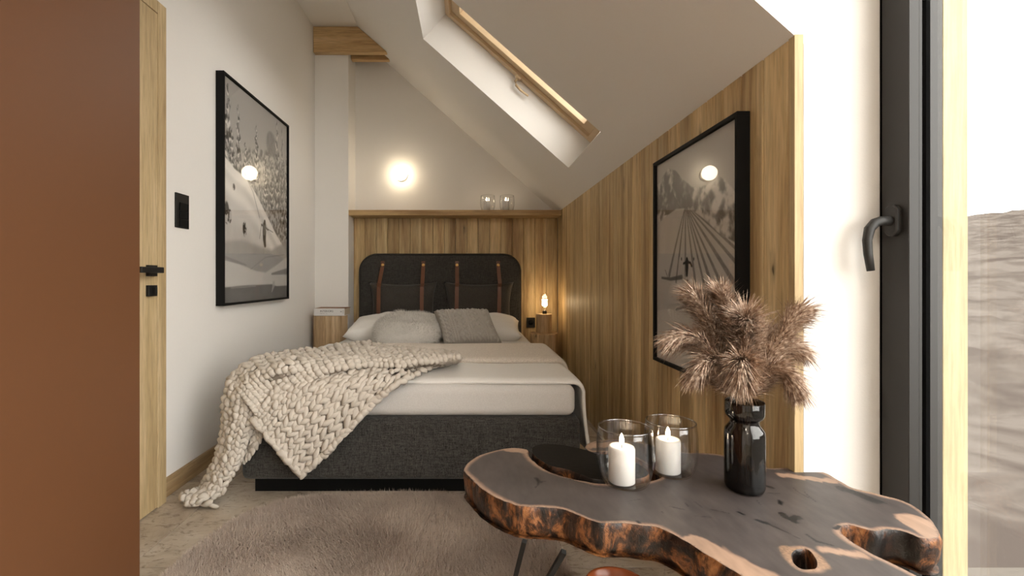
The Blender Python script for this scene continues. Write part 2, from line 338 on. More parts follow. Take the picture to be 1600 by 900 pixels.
# knee wall boards (each board a part)
def board_mesh(wd,ht,th,name='board'):
    bm=bmesh.new(); bmesh.ops.create_cube(bm,size=1); bmesh.ops.scale(bm,vec=(wd,th,ht),verts=bm.verts)
    bmesh.ops.bevel(bm,geom=[e for e in bm.edges if abs((e.verts[0].co-e.verts[1].co).z)>ht*0.5 and e.verts[0].co.y<0],offset=0.0035,segments=1,affect='EDGES')
    me=bpy.data.meshes.new(name); bm.to_mesh(me); bm.free(); me.materials.append(M['oak']); return me
rng=random.Random(4)
pr=struct(empty('trim_right_panelling',(XR,2.5,0)))
nb=30; y0=YC+0.021; bw=(YB-0.06-y0)/nb; bmesh_r=board_mesh(bw-0.0014,KZ-0.003,0.018)
for i in range(nb):
    o=bpy.data.objects.new('board',bmesh_r); C.objects.link(o); o.parent=pr
    o.rotation_euler=(0,0,-math.pi/2); o.location=(0.009+0.001*rng.random()+0.001, y0+bw*(i+0.5)-2.5,(KZ-0.003)/2+0.001)
pb=struct(empty('trim_back_panelling',(0,3.93,0)))
nb=18; bw=(XR+0.985)/nb; bmesh_b=board_mesh(bw-0.0014,1.412,0.018)
for i in range(nb):
    o=bpy.data.objects.new('board',bmesh_b); C.objects.link(o); o.parent=pb
    o.location=(-0.985+bw*(i+0.5),0.009+0.001*rng.random(),0.707)
struct(box('wall_back_lining',-0.985,XR,3.951,YB,-0.01,1.412,M['plaster']))
struct(box('trim_shelf',-0.9845,XR-0.001,3.762,YB,1.414,1.459,M['oak_x'],bev=0.002))
struct(box('trim_edge_post',XR,XR+0.021,YC-0.001,YC+0.02,0,KZ+0.002,M['oak_light'],bev=0.001))
struct(box('baseboard_left',XL,XL+0.015,1.856,3.57,0,0.075,M['oak_y'],bev=0.001))
# door on the left
dr=struct(empty('door_1',(XL,1.3,0)))
def pbox(name,parent,*a,**k): return box(name,*a,parent=parent,**k)
box('door_frame',XL+0.001,-1.218,1.805,1.854,0,1.987,M['oak_light'],dr,bev=0.001)
box('door_frame',XL+0.001,-1.218,0.95,1.804,1.937,1.987,M['oak_light'],dr,bev=0.001)
box('door_frame',XL+0.001,-1.218,0.90,0.949,0,1.987,M['oak_light'],dr,bev=0.001)
leaf=box('door_leaf',XL+0.001,-1.2195,0.952,1.8035,0.004,1.935,M['oak_light'],dr,bev=0.001)
for nm,zc,hh in (('handle_rose',0.9295,0.021),('lock_rose',0.853,0.021)):
    box(nm,-1.219,-1.207,1.737,1.785,zc-hh,zc+hh,M['matte_black'],dr,bev=0.001)
box('handle_neck',-1.2065,-1.168,1.72,1.742,0.921,0.939,M['matte_black'],dr,bev=0.002)
box('door_handle',-1.168,-1.152,1.622,1.742,0.92,0.942,M['matte_black'],dr,bev=0.002)
box('lock_turn',-1.2065,-1.192,1.757,1.765,0.84,0.868,M['matte_black'],dr,bev=0.003,seg=2)
# wardrobe
wd=tag(empty('wardrobe',(-1.08,0.4,0)),'tall plain brown lacquered wardrobe filling the left edge in front of the oak door','wardrobe')
box('carcass',-1.212,-0.919,-0.6,1.26,0.0,2.45,M['lacquer'],wd,bev=0.001)
for k in range(3): box('wardrobe_door',-0.918,-0.9,1.26-0.62*(k+1)+0.002,1.26-0.62*k,0.0,2.45,M['lacquer'],wd,bev=0.001)
# big window
bw_=struct(empty('window_2',(0.97,0.0,0)))
def wbox(name,*a,**k): return box(name,*a,parent=bw_,**k)
wbox('fixed_frame',0.953,0.98,1.062,1.069,0,WZ1,M['rubber'])
st=wbox('sash_stile',0.95,0.9735,0.9957,1.0615,0.03,WZ1-0.03,M['graphite'],bev=0.0015,seg=1)
wbox('sash_bead',0.9735,0.9815,0.9975,1.06,0.03,WZ1-0.03,M['graphite'],bev=0.001)
wbox('gasket',0.991,1.0,0.9995,1.06,0.03,WZ1-0.03,M['rubber'])
wbox('outer_frame',1.0,1.028,1.0,1.069,0,WZ1,M['graphite'],bev=0.001)
wbox('wood_cladding',1.0285,1.083,1.0,1.069,0,WZ1,M['oak_out'],bev=0.001)
wbox('sash_rail',0.95,0.978,WY0+0.07,0.995,0.03,0.11,M['graphite'],bev=0.001)
wbox('sash_rail',0.95,0.978,WY0+0.07,0.995,WZ1-0.11,WZ1-0.03,M['graphite'],bev=0.001)
wbox('sash_stile',0.95,0.978,WY0+0.005,WY0+0.07,0.03,WZ1-0.03,M['graphite'],bev=0.001)
wbox('outer_frame',1.0,1.083,WY0+0.001,0.999,0.0,0.03,M['graphite'])
wbox('outer_frame',1.0,1.083,WY0+0.001,0.999,WZ1-0.03,WZ1,M['graphite'])
wbox('window_pane',0.982,0.990,WY0+0.005,1.03,0.031,WZ1-0.031,M['pane'])
# window handle: oval rose and a lever that leaves the sash and hangs down
def rose_mesh():
    bm=bmesh.new(); pts=[]
    for k in range(32):
        a=2*math.pi*k/32; pts.append((math.cos(a)*0.016, math.sin(a)*0.016+(0.019 if math.sin(a)>=0 else -0.019)))
    v0=[bm.verts.new((0,y,z)) for y,z in pts]; v1=[bm.verts.new((-0.009,y,z)) for y,z in pts]; v2=[bm.verts.new((-0.0115,y*0.86,z*0.93)) for y,z in pts]
    for A,B in ((v0,v1),(v1,v2)):
        for k in range(32): bm.faces.new((A[k],A[(k+1)%32],B[(k+1)%32],B[k]))
    bm.faces.new(v2); bm.faces.new(v0[::-1]); bmesh.ops.recalc_face_normals(bm,faces=bm.faces); return bm
hz=P(1396,345,0.95*F/(1396-CX)); o=bm_obj('handle_rose',rose_mesh(),M['graphite'],bw_,smooth=False); o.location=Vector((0.9498,1.028,hz.z))-bw_.location
hp=[(0.940,1.028,1.028),(0.918,1.028,1.028),(0.905,1.028,1.024),(0.893,1.028,1.010),(0.888,1.028,0.985),(0.890,1.028,0.955),(0.896,1.028,0.917)]
tube('window_handle',[Vector(p)-bw_.location for p in hp],[0.010,0.0095,0.0095,0.0095,0.0085,0.008,0.007],M['graphite'],bw_,n=12,squash=1.1,up=Vector((0,1,0)))
# ------------------------------------------------------------------ outside
struct(box('terrace',1.09,4.2,-4,1.434,-0.15,-0.0,M['terrace']))
def hills():
    nx,ny=300,300; V=[];Fa=[]
    for j in range(ny):
        for i in range(nx):
            r=6+ (i/(nx-1))**2.2*240; a=-0.6+ j/(ny-1)*1.7      # angle from +X toward +Y
            x=1.5+r*math.cos(a); y=r*math.sin(a)
            if r<45: z=-4.5-r*0.085+ 0.25*noise.noise(Vector((x*.1,y*.1,0)))
            else:
                z=-8.3+(r-45)*0.155+6*noise.noise(Vector((x*.012,y*.012,3)))*min(1,(r-45)/60)
                z+= (0.5*noise.noise(Vector((x*.33,y*.33,0)))+0.4*noise.noise(Vector((x*.8,y*.8,7))))*min(1,(r-45)/12)
            V.append((x,y,z))
    for j in range(ny-1):
        for i in range(nx-1): Fa.append((j*nx+i,j*nx+i+1,(j+1)*nx+i+1,(j+1)*nx+i))
    m,nt,b=newmat('forest_painted_mist'); L=nt.links; tc=N(nt,'ShaderNodeTexCoord'); n=N(nt,'ShaderNodeTexNoise',Scale=0.16,Detail=5.0,Roughness=0.55,Distortion=0.8); L.new(tc.outputs['Object'],n.inputs['Vector'])
    r=ramp(nt,n.outputs['Fac'],[(0.38,(0.040,0.033,0.029)),(0.5,(0.054,0.046,0.040)),(0.62,(0.069,0.060,0.053))]); L.new(r.outputs[0],b.inputs['Base Color']); b.inputs['Roughness'].default_value=1; b.inputs['Specular IOR Level'].default_value=0.0  # mist is put into the colour as close, low-contrast tones
    return mesh_obj('hillside',V,Fa,m,smooth=True)
hl=struct(hills())

# ------------------------------------------------------------------ bed
BX0,BX1=-0.93,0.455; BY0=1.87; BY1=3.845
bed=tag(empty('bed',((BX0+BX1)/2,2.85,0)),'upholstered double bed in dark grey tweed with a rounded headboard','bed')
def soft_box(name,x0,x1,y0,y1,z0,z1,r,m,parent=None,seg=5,sub=None):
    return box(name,x0,x1,y0,y1,z0,z1,m,parent,bev=r,seg=seg)
box('plinth',-0.905,0.43,1.95,BY1,0.0,0.076,M['black'],bed)
soft_box('bed_base',BX0,BX1,BY0,BY1,0.077,0.333,0.028,M['tweed'],bed)
# piping along the upper edge of the base
def rr_outline(x0,x1,z0,z1,r,n=12):
    pts=[(x0,z0),(x1,z0)]
    for k in range(n+1):
        a=k/n*math.pi/2; pts.append((x1-r+r*math.cos(a), z1-r+r*math.sin(a)))
    for k in range(n+1):
        a=math.pi/2+k/n*math.pi/2; pts.append((x0+r+r*math.cos(a), z1-r+r*math.sin(a)))
    return pts
hx0_,hx1_=-0.917,0.432; hz1=1.104
out=rr_outline(hx0_,hx1_,0.077,hz1,0.15)
bm=bmesh.new(); fr=[bm.verts.new((x,3.848,z)) for x,z in out]; bk=[bm.verts.new((x,3.928,z)) for x,z in out]
f1=bm.faces.new(fr[::-1]); bm.faces.new(bk); n=len(out)
for i in range(n): bm.faces.new((fr[i],fr[(i+1)%n],bk[(i+1)%n],bk[i]))
bmesh.ops.recalc_face_normals(bm,faces=bm.faces)
bmesh.ops.bevel(bm,geom=[e for e in bm.edges if abs(e.verts[0].co.y-3.848)<1e-4 and abs(e.verts[1].co.y-3.848)<1e-4],offset=0.012,segments=3,affect='EDGES')
hbd=bm_obj('headboard',bm,M['tweed'],bed); hbd.location=-bed.location
tube('piping',[(x,3.846,z) for x,z in out[1:]+[out[0]]],0.004,M['felt'],hbd,n=6)
strapx=[598,661.5,714,778.5]; sb_=[592,659.5,714,780.5]
for a,b_ in zip(strapx,sb_):
    p0=P(a,408,3.842); p1=P(a,415,3.838); pm=P(b_+0.5,443,3.775); p2=P(b_,448,3.732); p3=P(b_-1,505,3.725)
    pts=[p0,p1,pm,p2,p3]; V=[];Fa=[]
    hw=0.0155
    for p in pts:
        for s in (-1,1):
            V.append(p+Vector((s*hw,0,0))); V.append(p+Vector((s*hw,-0.004,0)))
    for i in range(len(pts)-1):
        q=i*4; r_=q+4
        Fa+=[(q+1,q+3,r_+3,r_+1),(q,r_,r_+2,q+2),(q,q+1,r_+1,r_),(q+2,r_+2,r_+3,q+3)]
    Fa+=[(0,2,3,1),(16,17,19,18)]
    mesh_obj('strap',V,Fa,M['leather'],hbd)
    bt=lathe('stud',[(0,0.007),(0.008,0.006),(0.013,0.002),(0.013,0),(0,0)],M['brass'],hbd,n=20)
    bt.rotation_euler=(math.pi/2,0,0); bt.location=P(a,414,3.834)
# pillow builder
def pillow_mesh(w_,h_,t,n=26,pinch=0.06,seed=0,wr=0.004,flat_back=False,prof=0.45,cable=None,oval=0.0):
    V=[];Fa=[]
    def pos(u,v,s):
        e=1-pinch*(1-u*u)*abs(v)**3; g=1-pinch*(1-v*v)*abs(u)**3
        th=t*((max(0,1-u**4))*(max(0,1-v**4)))**prof*0.5
        if oval: g*=(1-oval*v*v*0.6); e*=(1-oval*u*u*0.6)
        x=u*w_/2*g; y=v*h_/2*e
        nz=wr*noise.noise(Vector((u*2.3+seed,v*2.3,s*3.0+seed)))*min(1,(1-abs(u))*5)*min(1,(1-abs(v))*5)*2
        d=0
        if cable and s>0: d=cable(u,v)*min(1,(1-abs(u))*10)*min(1,(1-abs(v))*10)
        return Vector((x,y,s*(th+ (0 if s<0 and flat_back else nz))+d))
    for s in (1,-1):
        for j in range(n+1):
            for i in range(n+1): V.append(pos(-1+2*i/n,-1+2*j/n,s))
    K=(n+1)**2
    for j in range(n):
        for i in range(n):
            a=j*(n+1)+i; Fa.append((a,a+1,a+n+2,a+n+1)); Fa.append((K+a,K+a+n+1,K+a+n+2,K+a+1))
    bm=bmesh.new(); vs=[bm.verts.new(v) for v in V]
    for f in Fa: bm.faces.new([vs[i] for i in f])
    bmesh.ops.remove_doubles(bm,verts=bm.verts,dist=1e-4); return bm
def place(o,loc,rot,parent=None):
    o.location=loc; o.rotation_euler=rot; return o
# felt cushions hung on the headboard
for (a,b_,lab) in ((576,683,'dark grey felt cushion strapped to the left half of the headboard'),(693,803,'dark grey felt cushion strapped to the right half of the headboard')):
    c=P((a+b_)/2,478,3.80); wpx=(b_-a)*3.80/F
    o=bm_obj('headboard_cushion',pillow_mesh(wpx,0.42,0.125,pinch=0.12,seed=a,wr=0.006,prof=0.55),M['felt'],smooth=True)
    place(o,(c.x,3.812,0.662),(math.pi/2,0,0)); tag(o,lab,'cushion','felt cushions strapped to the headboard')
# mattress
mt=tag(soft_box('mattress',-0.915,0.437,1.878,3.845,0.334,0.462,0.035,M['sheet'],seg=6),'thick white mattress resting on the dark tweed bed base','mattress')
# white bed pillows
def tilt_pillow(name,mesh,m,c,rot,label,cat,group=None):
    o=bm_obj(name,mesh,m,smooth=True); place(o,c,rot); return tag(o,label,cat,group)
tilt_pillow('bed_pillow',pillow_mesh(0.70,0.50,0.155,seed=1,wr=0.012,pinch=0.05),M['duvet'],(-0.535,3.44,0.540),(math.radians(8),math.radians(-1),math.radians(2)),'white bed pillow on the left, behind the fluffy grey cushion','pillow','white bed pillows')
tilt_pillow('bed_pillow',pillow_mesh(0.66,0.50,0.15,seed=5,wr=0.012,pinch=0.05),M['duvet'],(0.055,3.47,0.535),(math.radians(8),math.radians(2),math.radians(-3)),'white bed pillow on the right, behind the cable-knit cushion','pillow','white bed pillows')
# fur cushion
def hair_on(verts_normals, length, width, nseg, droop, seed, jitter=0.5, comb=Vector((0,0,0))):
    rg=random.Random(seed); V=[];Fa=[]
    for p,nrm in verts_normals:
        d=(nrm+Vector((rg.gauss(0,1),rg.gauss(0,1),rg.gauss(0,1)))*jitter+comb).normalized()
        side=d.cross(Vector((rg.gauss(0,1),rg.gauss(0,1),rg.gauss(0,1)))).normalized()*width*0.5
        l=length*rg.uniform(0.6,1.1); q=p.copy(); b0=len(V)
        for k in range(nseg):
            tp=1-k/nseg*0.7; V.append(q-side*tp); V.append(q+side*tp)
            q=q+d*(l/nseg); d=(d+Vector((0,0,-droop))).normalized()
        V.append(q)
        for k in range(nseg-1): Fa.append((b0+2*k,b0+2*k+1,b0+2*k+3,b0+2*k+2))
        Fa.append((b0+2*nseg-2,b0+2*nseg-1,b0+2*nseg))
    return V,Fa
fc=bm_obj('fluffy_cushion',pillow_mesh(0.47,0.42,0.20,seed=8,wr=0.012,pinch=0.0,prof=0.6,oval=0.35),M['fur_grey'],smooth=True)
place(fc,(-0.415,3.13,0.540),(math.radians(15),0,math.radians(3))); tag(fc,'fluffy light grey fur cushion leaning on the left white pillow','cushion')
rg=random.Random(2); me=fc.data; vn=[]
polys=[p for p in me.polygons]
for _ in range(16000):
    p=polys[rg.randrange(len(polys))]; vs=[me.vertices[i].co for i in p.vertices]
    a,b_=rg.random(),rg.random(); q=vs[0].lerp(vs[1],a).lerp((vs[3] if len(vs)>3 else vs[2]).lerp(vs[2],a),b_)
    vn.append((q,p.normal.copy()))
V,Fa=hair_on(vn,0.024,0.0016,2,0.15,3,0.55,Vector((0,-0.4,0)))
fo=mesh_obj('fur',V,Fa,M['fur_grey'],fc); fo['kind']='stuff'
# cable knit cushion
def cable(u,v):
    x=(u*0.5+0.5)*11; k=int(x); f=x-k; h=0
    if k%3==0:      # braid
        h=0.013*abs(math.sin(math.pi*f))*(0.55+0.45*math.sin(v*27+ (1.8 if f>0.5 else -1.8)))
    elif k%3==1:    # diamonds
        ph=(v*4)%1; dd=abs(abs(f-0.5)*2-abs(ph-0.5)*2); h=0.012*max(0,1-dd*3)
    else:
        h=0.009*abs(math.sin(math.pi*f*2))*(0.8+0.2*math.sin(v*60))
    return h
kc=bm_obj('cable_knit_cushion',pillow_mesh(0.41,0.40,0.13,n=110,seed=12,wr=0.004,pinch=0.05,cable=cable),M['knit_grey'],smooth=True)
# placed by its four corners: local x axis along the lower edge
c0=P(697,540,2.98); c1=P(783,540,3.02); c2=P(765,484,3.22); c3=P(675,488,3.18)
ex=((c1-c0)+(c2-c3)).normalized(); ey=((c3-c0)+(c2-c1)); ey=(ey-ex*ey.dot(ex)).normalized(); ez=ex.cross(ey)
mat=Matrix((ex,ey,ez)).transposed().to_4x4(); mat.translation=(c0+c1+c2+c3)/4+Vector((0,0,0.0)); kc.matrix_world=mat
shx=((c3-c0).dot(ex)+(c2-c1).dot(ex))/2/(((c3-c0)+(c2-c1)).length/2)
wx=((c1-c0).length+(c2-c3).length)/2; hy=((c3-c0)+(c2-c1)).dot(ey)/2
for v in kc.data.vertices:
    x,y,z=v.co; v.co=((x/0.41*wx)+y/0.40*hy*shx, y/0.40*hy, z)
tag(kc,'grey cable-knit cushion leaning in the middle of the bed','cushion')
# draped covers: profile across the bed, swept along its length
def cover(name,y0,y1,x_left,drop,zt,th,m,label,cat,seed,amp=0.006,ny=50,front_curve=None,drop_l=0.0):
    xr=0.462; prof=[]
    if drop_l>0:
        for k in range(8): prof.append((-0.955-0.02*(1-k/7), zt-0.03-drop_l*(1-k/7)))
        for k in range(1,5):
            a=k/5*math.pi/2; prof.append((-0.955+0.03*math.sin(a)*1.0+0.0,zt-0.03+0.03*math.sin(a)))
    for k in range(28): prof.append((x_left+(xr-0.03-x_left)*k/27, zt))
    for k in range(1,6):
        a=k/6*math.pi/2; prof.append((xr-0.03+0.035*math.sin(a), zt-0.035*(1-math.cos(a))))
    for k in range(12): prof.append((xr+0.006+0.045*(k/11)**1.3, zt-0.037-drop*k/11))
    V=[];Fa=[]; npf=len(prof)
    for j in range(ny+1):
        v=j/ny
        for i,(x,z) in enumerate(prof):
            yy0=y0+(front_curve(x) if front_curve else 0); y=yy0+(y1-yy0)*v
            wv=amp*noise.noise(Vector((x*4+seed,y*3,z*3)))
            hang=max(0,(zt-z)-0.03)
            xx=x+hang*0.10*noise.noise(Vector((y*7+seed,z*2,2)))+abs(hang)*0.0
            lip=-0.010*math.exp(-((v*(y1-yy0))/0.012)**2) if hang<=0 else 0
            V.append((xx,y,z+wv+lip+0.008))
    for j in range(ny):
        for i in range(npf-1): a=j*npf+i; Fa.append((a,a+1,a+npf+1,a+npf))
    o=mesh_obj(name,V,Fa,m,None,True); md=o.modifiers.new('thick','SOLIDIFY'); md.thickness=th; md.offset=1
    md2=o.modifiers.new('round','BEVEL'); md2.width=th*0.45; md2.segments=3; md2.limit_method='ANGLE'; md2.angle_limit=math.radians(50)
    return tag(o,label,cat)
cover('duvet',1.905,2.95,-0.90,0.30,0.462,0.014,M['duvet'],'thin white duvet spread over the mattress and hanging down its right side','duvet',1.0,front_curve=lambda x:0.03*max(0,min(1,(0.1-x)/0.5)))
cover('folded_throw',2.27,2.78,-0.80,0.12,0.480,0.022,M['throw'],'beige boucle throw folded across the bed below the pillows','throw',7.0,amp=0.003)
# ------------------------------------------------------------------ chunky knit blanket
def cr(p0,p1,p2,p3,t):
    return 0.5*((2*p1)+(-p0+p2)*t+(2*p0-5*p1+4*p2-p3)*t*t+(-p0+3*p1-3*p2+p3)*t**3)
def spline(P_,t):
    n=len(P_)-1; x=min(max(t,0),1)*n; i=min(int(x),n-1); f=x-i
    g=lambda k: P_[k] if 0<=k<=n else (2*P_[0]-P_[1] if k<0 else 2*P_[n]-P_[n-1])
    return cr(g(i-1),g(i),g(i+1),g(i+2),f)
def surf(grid,u,v): return spline([spline(row,v) for row in grid],u)
KV=[];KF=[];BV=[];BF=[]
def lobe(p,d,n,s,L_,R_,rg):
    # a fat twisted strand segment; d along, s side, n outward
    ns=6; rings=[(-1,0.25),(-0.75,0.75),(-0.25,1.0),(0.3,0.98),(0.78,0.7),(1,0.22)]; b0=len(KV); tw=rg.uniform(0,1)
    for t,r in rings:
        bulge=n*(R_*0.35*(1-t*t))
        for k in range(ns):
            a=2*math.pi*(k+tw)/ns; q=p+d*(t*L_)+bulge+(s*math.cos(a)+n*math.sin(a)*0.8)*R_*r*rg.uniform(0.76,1.22)
            KV.append(q)
    for i in range(len(rings)-1):
        for k in range(ns):
            q=(k+1)%ns; KF.append((b0+i*ns+k,b0+i*ns+q,b0+(i+1)*ns+q,b0+(i+1)*ns+k))
    KF.append(tuple(b0+k for k in range(ns-1,-1,-1))); KF.append(tuple(b0+(len(rings)-1)*ns+k for k in range(ns)))
def knit(grid,nu,nv,seed,up,fat=1.0,umax=0.97,edge=False):
    rg=random.Random(seed)
    nb_=14
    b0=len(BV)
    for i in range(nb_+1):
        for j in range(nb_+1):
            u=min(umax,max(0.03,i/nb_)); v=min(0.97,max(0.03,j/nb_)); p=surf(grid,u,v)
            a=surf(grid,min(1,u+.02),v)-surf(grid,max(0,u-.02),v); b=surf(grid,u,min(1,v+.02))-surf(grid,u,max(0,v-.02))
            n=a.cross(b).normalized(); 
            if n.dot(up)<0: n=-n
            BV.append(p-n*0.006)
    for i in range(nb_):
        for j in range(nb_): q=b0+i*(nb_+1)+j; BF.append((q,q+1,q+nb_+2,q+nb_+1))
    for i in range(nu):
        for j in range(nv):
            u=(i+0.5)/nu; v=(j+0.5)/nv; p=surf(grid,u,v)
            du=(surf(grid,min(1,u+0.5/nu),v)-surf(grid,max(0,u-0.5/nu),v)); dv=(surf(grid,u,min(1,v+0.5/nv))-surf(grid,u,max(0,v-0.5/nv)))
            W=du.length; Hh=dv.length
            if W<1e-4 or Hh<1e-4: continue
            n=du.cross(dv).normalized()
            if n.dot(up)<0: n=-n
            un=du.normalized(); vn_=dv.normalized()
            for s in (-1,1):
                d=(vn_*1.0+un*s*0.52*rg.uniform(0.75,1.25)+n*rg.uniform(-0.18,0.18)).normalized(); sd=d.cross(n).normalized()
                c=p+un*s*W*0.25+n*rg.uniform(-0.003,0.006)+vn_*rg.uniform(-0.14,0.14)*Hh
                lobe(c,d,n,sd,min(max(Hh*0.80,0.016),0.031),min(max(W*0.28,0.0095),0.0165)*fat,rg)
def knit_edge(pts,seed,up,L_=0.024,R_=0.014):
    rg=random.Random(seed); tot=sum((pts[i+1]-pts[i]).length for i in range(len(pts)-1)); n_=max(2,int(tot/(L_*1.15)))
    for k in range(n_):
        t=(k+0.5)/n_; p=spline(pts,t); d=(spline(pts,min(1,t+.02))-spline(pts,max(0,t-.02))).normalized(); sd=d.cross(up).normalized(); nn=sd.cross(d).normalized()
        d=(d+sd*rg.uniform(-0.5,0.5)+nn*rg.uniform(-.2,.2)).normalized(); lobe(p+nn*rg.uniform(-0.002,0.004),d,nn,d.cross(nn).normalized(),L_*rg.uniform(0.85,1.15),R_*rg.uniform(0.85,1.15),rg)
# front panel: u right edge -> left edge, v lower-left -> upper-right
def fp(x,y,lift=0.0):
    if y>=600: return P(x,y,1.835-0.03*min(1,(y-600)/40)-lift)
    return P(x,y,max(1.835,(H-0.492-lift)*F/(y-CY)))
e0=[(472,742),(512,706),(552,664),(592,622),(636,592),(688,568)]
e1=[(396,655),(410,634),(430,608),(462,592),(515,578),(580,566)]
grid=[]
for i in range(5):
    t=i/4; row=[]
    for (a,b_),(c,d) in zip(e0,e1):
        x=a+(c-a)*t; y=b_+(d-b_)*t; row.append(fp(x,y,0.018*math.sin(math.pi*t)*(1 if y<620 else 0.6)))
    grid.append(row)
knit(grid,9,16,1,Vector((0,-1,0.6)),1.22)
knit_edge([fp(x,y,0.006) for x,y in e0],31,Vector((0,-1,0.5)))
knit_edge([grid[i][0] for i in range(5)],32,Vector((0,-1,0.5)),0.028,0.016)
# bunched band across the bed
bot=[(400,650,1.80),(438,622,None),(485,602,None),(535,586,None),(588,582,None),(636,580,None),(685,572,None),(716,565,None)]
top=[(356,590,1.92),(388,567,None),(440,553,None),(500,545,None),(560,536,None),(604,542,None),(655,548,None),(714,554,None)]
zs=[0.498,0.545,0.552,0.530]
grid=[]
for k in range(4):
    t=k/3; row=[]
    for (a,b_,_d),(c,d,_e) in zip(bot,top):
        x=a+(c-a)*t; y=b_+(d-b_)*t
        if _d: row.append(P(x,y,_d+(_e-_d)*t-0.05*math.sin(math.pi*t)))
        else:
            z=zs[k]; dd=(H-z)*F/(y-CY); dd=max(1.84,dd); row.append(P(x,y,dd))
    grid.append(row)
grid=[list(r) for r in zip(*grid)]      # u along the band, v across
knit(grid,19,13,2,Vector((0,-0.5,1)),1.08,umax=0.88)
knit_edge([g_[0] for g_ in grid][4:],33,Vector((0,-0.5,1)))
knit_edge(grid[-1],34,Vector((0,-0.5,1)))
# left fall to the floor: v downwards
lf=[(358,592),(352,622),(350,652),(347,682),(339,712),(330,737),(316,760),(290,776)]
rt=[(402,640),(400,660),(390,684),(381,705),(374,727),(360,747),(345,772),(318,784)]
grid=[]
for k in range(4):
    t=k/3; row=[]
    for q,((a,b_),(c,d)) in enumerate(zip(lf,rt)):
        x=a+(c-a)*t; y=b_+(d-b_)*t; dd=1.90-0.06*t-0.045*math.sin(math.pi*t)
        p=P(x,y,dd)
        if p.z<0.03: p=PZ(x,y,0.03)
        row.append(p)
    grid.append(row)
knit(grid,4,19,3,Vector((0.1,-1,0.2)),1.1)
# small inner fold
lf=[(398,606),(390,655),(384,690),(380,722)]; rt=[(436,628),(414,665),(407,690),(390,716)]
grid=[[P(a+(c-a)*t,b_+(d-b_)*t,1.865-0.02*t) for (a,b_),(c,d) in zip(lf,rt)] for t in (0,0.33,0.67,1)]
knit(grid,3,9,5,Vector((0,-1,0)),1.0)
# folded end lying on the floor
grid=[[PZ(282,776,0.035),PZ(295,770,0.04),PZ(312,768,0.045)],[PZ(288,784,0.03),PZ(304,781,0.04),PZ(330,782,0.04)],[PZ(296,788,0.02),PZ(312,787,0.02),PZ(338,788,0.02)]]
knit(grid,2,4,6,Vector((0,-0.6,1)),1.2)
kb=mesh_obj('chunky_knit_blanket',KV,KF,M['chunky'],None,True)
tag(kb,'cream chunky-knit wool blanket tumbling off the front left corner of the bed to the floor','blanket')
bk_=mesh_obj('gap_shade',BV,BF,M['chunky_dark'],kb)  # added sheet that closes the knit, its dark colour stands for shade in the gaps
# ------------------------------------------------------------------ rug
def rug():
    n=90; x0,x1,y0,y1=-0.90,0.30,0.55,1.885
    def inside(x,y):
        # rounded hide-like outline
        u=(x-(x0+x1)/2)/((x1-x0)/2); v=(y-(y0+y1)/2)/((y1-y0)/2); wob=0.05*noise.noise(Vector((x*2.2,y*2.2,0)))
        return abs(u)**3.4+abs(v)**3.4 < 1+wob*3
    V={};vl=[];Fa=[]
    h=lambda x,y: 0.012+0.010*noise.noise(Vector((x*2.4,y*2.4,5)))+0.01
    for j in range(n):
        for i in range(n):
            xa=x0+(x1-x0)*i/n; ya=y0+(y1-y0)*j/n; xb=x0+(x1-x0)*(i+1)/n; yb=y0+(y1-y0)*(j+1)/n
            if not inside((xa+xb)/2,(ya+yb)/2): continue
            q=[]
            for (x,y) in ((xa,ya),(xb,ya),(xb,yb),(xa,yb)):
                k=(round(x,5),round(y,5))
                if k not in V: V[k]=len(vl); vl.append((x,y,h(x,y)))
                q.append(V[k])
            Fa.append(tuple(q))
    m=plain('rug_backing',(0.20,0.155,0.125),0.95,noise_amt=0.1)
    m2,nt,b=newmat('rug_pile'); tc=N(nt,'ShaderNodeTexCoord'); nz=N(nt,'ShaderNodeTexNoise',Scale=3.0,Detail=4.0); nt.links.new(tc.outputs['Object'],nz.inputs['Vector'])
    r=ramp(nt,nz.outputs['Fac'],[(0.35,(0.46,0.375,0.315)),(0.62,(0.68,0.575,0.49))]); nt.links.new(r.outputs[0],b.inputs['Base Color']); b.inputs['Roughness'].default_value=0.8; b.inputs['Specular IOR Level'].default_value=0.2
    root=mesh_obj('fur_rug',vl,Fa,m,None,True)
    tag(root,'soft grey-brown long-pile fur rug on the stone floor at the foot of the bed','rug')
    rg=random.Random(9); pts=[]
    while len(pts)<210000:
        x=rg.uniform(x0-0.02,x1+0.02); y=rg.uniform(0.95,y1+0.02) if rg.random()<0.93 else rg.uniform(y0,0.95)
        if inside(x,y):
            nn=Vector((noise.noise(Vector((x*3,y*3,1)))*0.7,noise.noise(Vector((x*3,y*3,9)))*0.7-0.1,0.8)).normalized(); pts.append((Vector((x,y,h(x,y)-0.002)),nn))
    V,Fa=hair_on(pts,0.026,0.0014,2,0.25,11,0.34)
    V=[Vector((v.x,v.y,max(v.z,0.002))) for v in V]
    p=mesh_obj('pile',V,Fa,m2,root); p['kind']='stuff'
rug()
